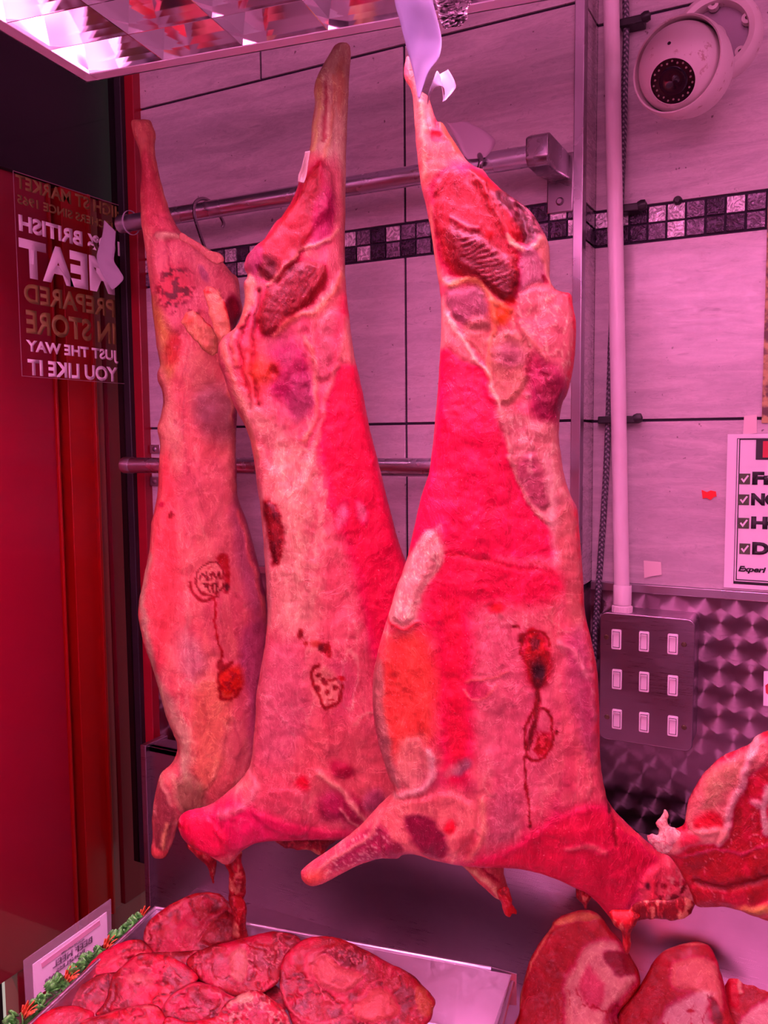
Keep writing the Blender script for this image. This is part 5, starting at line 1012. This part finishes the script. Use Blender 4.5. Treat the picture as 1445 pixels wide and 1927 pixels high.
# braided cable behind the conduit
M_braid = mat('grey_braided_sheath', (.20, .17, .21), .5); k = N(M_braid)
wv = k.n('ShaderNodeTexWave', wave_type='BANDS', bands_direction='DIAGONAL'); k.t.links.new(k.pos((1, 1, 1)), wv.inputs['Vector']); wv.inputs['Scale'].default_value = 75
wv2 = k.n('ShaderNodeTexWave', wave_type='BANDS', bands_direction='DIAGONAL'); k.t.links.new(k.pos((-1, 1, 1)), wv2.inputs['Vector']); wv2.inputs['Scale'].default_value = 75
mm = k.math('MULTIPLY', wv.outputs['Fac'], wv2.outputs['Fac']); k.out('Base Color', k.mix(mm, (.05, .04, .06), (.42, .37, .42))); k.out('Normal', k.bump(mm, .6, .002))
P = spline([(1178,-40),(1180,60),(1178,130),(1176,220),(1172,330),(1166,450),(1157,560),(1152,640),(1150,700),(1147,790),(1143,880),(1137,980),(1130,1080),(1125,1150),(1121,1200),(1119,1280)], 4, False)
tag(MB().tube([aty(1.424, x-2, y) for x, y in P], .0052, 16).build('braided_cable', M_braid, None, smooth=True), 'grey braided cable snaking down behind the white conduit', 'cable')
def clip(c, y, w_, label, flip=1):
    g = aty(y, *c); mb = MB(); mb.box((g[0]-w_, YR+.001, g[2]-.006), (g[0]+w_, y-.004, g[2]+.006)); o = mb.build('cable_clip', M_black, None, bevel=.002)
    h = MB().lathe((g[0]+w_*1.0*flip, y, g[2]+.001), (flip, 0, .2*flip), [(0, -.002), (.007, -.002), (.0085, .004), (.007, .010), (0, .012)], 18).build('knob', M_black, o, smooth=True)
    return tag(o, label, 'clip', 'black clips fixing the cable to the right wall')
clip((1188, 40), 1.415, .018, 'black cable clip on the top grout line by the ceiling end of the conduit')
clip((1185, 391), 1.415, .015, 'black cable clip at the mosaic band right of the conduit')
clip((1160, 790), 1.415, .030, 'black cable clip behind the conduit on the lower grout line')
g = aty(YR-.003, 1275, 377); tag(MB().lathe(g, (0, -1, 0), [(0, .006), (.004, .006), (.0065, .002), (.007, -.003)], 14).build('wall_plug', M_black, None, smooth=True), 'small black plug stuck above the mosaic band', 'plug')

# ================================================================== SECURITY CAMERA
ct = thing('security_camera', 'grimy white dome security camera with its open mounting ring on the wall', 'camera', aty(YR, 1345, 80))
rc = aty(YR-.008, 1347, 72)
prof = [(.058, .010), (.058, -.006), (.060, -.012), (.070, -.014), (.078, -.010), (.082, -.002), (.083, .012)]
MB().lathe(rc, (0, 1, 0), [(r_*.8, h_-.004) for r_, h_ in prof], 64).build('mounting_ring', M_cctv, ct, smooth=True)
for a_ in (20, 95, 170, 250, 320):
    t = math.radians(a_); mb = MB(); mb.lathe(rc+np.array([.047*math.cos(t), -.004, .047*math.sin(t)]), (0, -1, 0), [(.008, -.006), (.008, .006), (.003, .007), (.004, .0)], 16); mb.build('screw_lug', M_cctv, ct, smooth=True)
MB().lathe(rc+np.array([0, .004, 0]), (0, 1, 0), [(0, 0), (.047, 0)], 40).build('back_plate', M_plate, ct)
bc = aty(1.30, 1283, 128); ad = np.array([-.12, -.78, -.62]); ad /= np.linalg.norm(ad)
tw = (rc+np.array([-.004, .0, .0]))-bc; tw /= np.linalg.norm(tw)
# cup that holds the ball: opens towards the viewer
cx = np.array([-.25, -.93, -.05]); cx /= np.linalg.norm(cx)
RB = .0585
MB().lathe(bc, cx, [(a_*.94, b_*.94) for a_, b_ in [(.0, -.075), (.030, -.074), (.050, -.062), (.062, -.042), (.0685, -.018), (.0700, .002), (.0695, .016), (.0672, .022), (.0650, .021), (.0640, .010), (.062, -.02)]], 72).build('cup', M_cctv, ct, smooth=True)
MB().tube([bc+tw*.05, bc+tw*(np.linalg.norm(rc-bc)-.0)], .020, 20).build('arm', M_cctv, ct, smooth=True)
prof = [(RB*math.sin(math.radians(q)), RB*math.cos(math.radians(q))) for q in range(32, 176, 6)]
MB().lathe(bc, ad, [(.0300, RB*.855), (.0308, RB*.853)]+prof, 72).build('ball', M_cctv, ct, smooth=True)
fc = bc+ad*RB*.845
MB().lathe(fc, ad, [(.0, -.002), (.016, -.001), (.0308, .000), (.031, -.004)], 56).build('lens_window', M_gloss, ct, smooth=True)
MB().lathe(fc, ad, [(.0, .0015), (.011, .003), (.0175, .003), (.019, .0), (.019, -.003)], 48).build('lens', M_gloss, ct, smooth=True)
M_led = mat('led_clear', (.30, .20, .17), .25, 0, 1)
sx_ = np.cross(ad, [0, 0, 1.]); sx_ /= np.linalg.norm(sx_); sy_ = np.cross(ad, sx_)
led = None
for q in range(22):
    a_ = 2*math.pi*q/22; c = fc+(.0240 if q % 2 else .0262)*(math.cos(a_)*sx_+math.sin(a_)*sy_)
    MB().lathe(c, ad, [(0, .0018), (.0010, .0014), (.0015, .0003), (.0015, -.001)], 10).build('led', M_led, ct, smooth=True)
pm = bc+RB*.985*(ad*.62+sy_*(-.1)+(-sx_)*.0+np.array([0, 0, .0])); 
hd = ad*.72-sy_*.69*np.sign((sy_)[2])*-1; hd = ad*.75+np.array([0, 0, .60]); hd /= np.linalg.norm(hd)
MB().lathe(bc+hd*RB, hd, [(0, .0006), (.0022, .0006), (.0028, -.001)], 14).build('set_screw', M_black, ct, smooth=True)

# ================================================================== NOTICES
def wq(px, py): return aty(YR-.003, px, py)
pA, pB = wq(1369, 817), wq(1374, 1106)
px0 = pA[0]; pz1 = pA[2]; pz0 = pB[2]
po = thing('notice', 'white printed notice with black border and ticked list, at the right edge', 'poster', (px0+.06, YR, pz0))
PW = .19
MB().box((px0, YR-.0035, pz0), (px0+PW, YR-.0015, pz1)).build('paper', M_paper, po)
def fr(mb, a, b, c, d, w_): mb.box((a, YR-.0042, c), (a+w_, YR-.0034, d)); mb.box((b-w_, YR-.0042, c), (b, YR-.0034, d)); mb.box((a, YR-.0042, d-w_), (b, YR-.0034, d)); mb.box((a, YR-.0042, c), (b, YR-.0034, c+w_))
q0 = wq(1380, 1098); q1 = wq(1381, 825)
mb = MB(); fr(mb, q0[0], px0+PW-.01, q0[2], q1[2], .0009); fr(mb, q0[0]+.0032, px0+PW-.0132, q0[2]+.006, q1[2]-.001, .0014); mb.box((q0[0], YR-.0042, q0[2]), (px0+PW-.01, YR-.0034, q0[2]+.0042)); mb.build('border', M_ink, po)
hb = wq(1423, 826); hb0 = wq(1423, 865)
mb = MB(); mb.box((hb[0], YR-.0046, hb0[2]), (px0+PW-.03, YR-.0034, hb[2])); mb.build('heading_box', M_ink, po)
M_rink = mat('red_ink', (.55, .03, .05), .6)
h0 = wq(1435, 861); h1 = wq(1440, 830); mb = MB(); mb.box((h0[0], YR-.0050, h0[2]), (h0[0]+.014, YR-.0045, h1[2])); mb.build('heading_letter', M_rink, po)
M_tick = mat('dark_green_ink', (.05, .075, .03), .6)
for (y0, y1, tx_, bx0) in ((888, 911, 'Fr', 1391), (928, 950, 'NO', 1389), (972, 994, 'Ha', 1389), (1020, 1042, 'Di', 1391)):
    a_ = wq(bx0, y1); b_ = wq(bx0+21, y0); mb = MB(); mb.box((a_[0], YR-.0046, a_[2]), (b_[0], YR-.0034, a_[2]+(b_[0]-a_[0])*1.06)); bx = mb.build('tick_box', M_tick, po)
    s = (b_[0]-a_[0]); mb = MB(); P = [(.14, .52), (.26, .62), (.40, .42), (.74, .92), (.88, .84), (.42, .14)]
    mb.prism([np.array([a_[0]+u*s, YR-.0054, a_[2]+v*s]) for u, v in P], (0, .0007, 0)); mb.build('tick', M_wl, bx)
    c_ = wq(bx0+24, y1+1); d_ = wq(bx0+24, y0-1); text(tx_, (c_[0], YR-.0044, c_[2]), (1, 0, 0), (0, 0, 1), dict(Fr=.033, NO=.042, Ha=.040, Di=.031)[tx_], (d_[2]-c_[2])*.98, M_ink, po, 'lettering', .06)
c_ = wq(1389, 1075); d_ = wq(1389, 1064); text('Experi', (c_[0], YR-.0044, c_[2]-.0025), (1, 0, 0), (0, 0, 1), .040, .0115, M_ink, po, 'lettering', .04, shear=.25)
M_brown = mat('old_picture', (.42, .25, .12), .6); k = N(M_brown); k.out('Base Color', k.mix(k.ramp(k.noise(k.pos(), 60, 4), .4, .6), (.50, .36, .14), (.12, .06, .05)))
g1_ = wq(1441, 350); g2_ = wq(1433, 796); mb = MB(); mb.box((g2_[0], YR-.004, g2_[2]), (g2_[0]+.15, YR-.001, g1_[2])); tag(mb.build('picture', M_brown), 'brown patterned poster strip above the notice at the right edge', 'poster')
g = wq(1333, 931)
M_rst = mat('red_sticker', (.80, .01, .01), .4); st = [(1320,922),(1330,926),(1337,923),(1347,925),(1348,934),(1342,936),(1337,941),(1329,937),(1322,938)]
tag(MB().prism([wq(*p) for p in st], (0, .002, 0)).build('sticker_scrap', M_rst), 'torn scrap of red sticker on the beige tile', 'sticker')
M_tape = mat('cream_tape', (.80, .66, .62), .5)
tag(MB().prism([wq(*p) for p in [(1211,1055),(1244,1058),(1245,1082),(1228,1084),(1212,1088)]], (0, .002, 0)).build('tape_square', M_tape), 'square of cream tape on the tile above the steel trim', 'tape')
g = [aty(YR-.006, *p) for p in [(1437,1264),(1462,1264),(1460,1330),(1436,1328)]]; o = MB().prism(g, (0, .004, 0)).build('label_card', M_paper); tag(o, 'small white card with red print on the patterned steel', 'card')
mb = MB(); mb.prism([aty(YR-.0068, *p) for p in [(1440,1290),(1448,1284),(1452,1296),(1449,1310),(1441,1304)]], (0, .0006, 0)); mb.build('red_print', M_rink, o)
tag(MB().prism([wq(*p)-np.array([0, 0, 0]) for p in [(1010, 1)]*0+[(1400,783),(1424,780),(1424,815),(1398,818)]], (0, .002, 0)).build('tape_square', M_tape), 'strip of cream tape over the grout line above the notice', 'tape')

# ================================================================== LOOSE PAPER AND PLASTIC
M_spap = mat('waste_paper', (.44, .42, .48), .7)
M_lil = mat('thin_paper', (.34, .36, .50), .55, 0, .1)
tag(sheet('paper_strip', [(738,-60,806,-60,.93,.95,.0),(742,0,814,0,.94,.95,.006),(752,39,824,40,.95,.95,.012),(761,75,831,76,.96,.945,.016),(770,109,826,108,.97,.935,.012),(779,142,806,138,.975,.95,.006),(787,184,790,186,.98,.97,0)], M_lil, cols=10), 'lilac paper strip hanging from the light fitting over the right carcass leg', 'paper', 'loose papers')
tag(sheet('paper_curl', [(804,196,812,170,1.0,1.0,0),(806,176,822,160,.985,.985,.0),(815,150,834,165,.98,.99,.0),(822,134,836,178,.99,1.02,0),(830,150,834,192,1.03,1.04,0)], M_spap, cols=5), 'small white paper curled round the leg tendon of the right carcass', 'paper', 'loose papers')
tag(sheet('paper_scrap', [(825,142,843,131,1.03,1.03,0),(828,152,850,142,1.02,1.03,.004),(833,168,856,155,1.02,1.03,.004),(834,182,856,168,1.02,1.03,.003),(832,192,838,190,1.02,1.02,0)], M_spap, cols=5), 'pointed white paper scrap sticking out beside the curled paper', 'paper', 'loose papers')
M_film = mat('frosted_film', (.60, .46, .54), .4); 
tag(sheet('paper_film', [(838,228,846,236,1.27,1.27,0),(846,240,880,230,1.27,1.27,0),(858,262,930,262,1.27,1.27,.0),(872,290,918,292,1.27,1.27,0),(880,300,905,298,1.27,1.27,0)], M_film, cols=6), 'grey paper band behind the right carcass leg against the tiles', 'paper', 'loose papers')
D1 = 1.236/ray(212, 440)[1]
tag(sheet('paper_tag', [(196,414,218,436,D1,D1,0),(193,440,217,452,D1,D1-.004,.002),(186,464,216,474,D1-.006,D1,.003),(182,486,215,492,D1-.004,D1-.008,.004),(190,512,226,510,D1,D1,.003),(204,535,232,526,D1-.004,D1,.0),(211,545,214,544,D1,D1,0)], M_spap, cols=6), 'torn white paper tag hanging from the left end of the upper rail', 'paper', 'loose papers')
rng_ = ra+np.array([.025, 0, 0])
mb = MB(); mb.lathe(rng_, (1, 0, .0), [(.0215, -.0015), (.0225, -.0015), (.0225, .0015), (.0215, .0015), (.0215, -.0015)], 40); tag(mb.build('paper_ring', M_spap, None, smooth=True), 'thin white loop of paper round the left end of the upper rail', 'paper', 'loose papers')
M_foil = mat('crumpled_film', (.78, .70, .75), .15, .7); random.seed(5)
tag(sheet('plastic_wrap', [(816,-40,900,-40,.90,.90,.0),(818,-8,893,-6,.905,.90,.01),(824,18,880,16,.91,.90,.01),(828,36,878,36,.91,.905,.008),(834,54,866,50,.91,.91,0)], M_foil, cols=9, crumple=.016), 'crumpled shiny plastic wrap on the light fitting beside the lilac strip', 'plastic', 'loose papers')
g = aty(YRAIL-.07, 572, 320)
tag(sheet('paper_scrap', [(574,286,584,284,1.10,1.10,0),(568,312,580,308,1.10,1.10,.003),(562,328,577,330,1.10,1.10,.004),(560,342,572,345,1.10,1.10,.002)], mat('butcher_paper', (.22, .15, .12), .6), cols=4), 'brownish paper scrap stuck to the shank of the middle carcass', 'paper', 'loose papers')
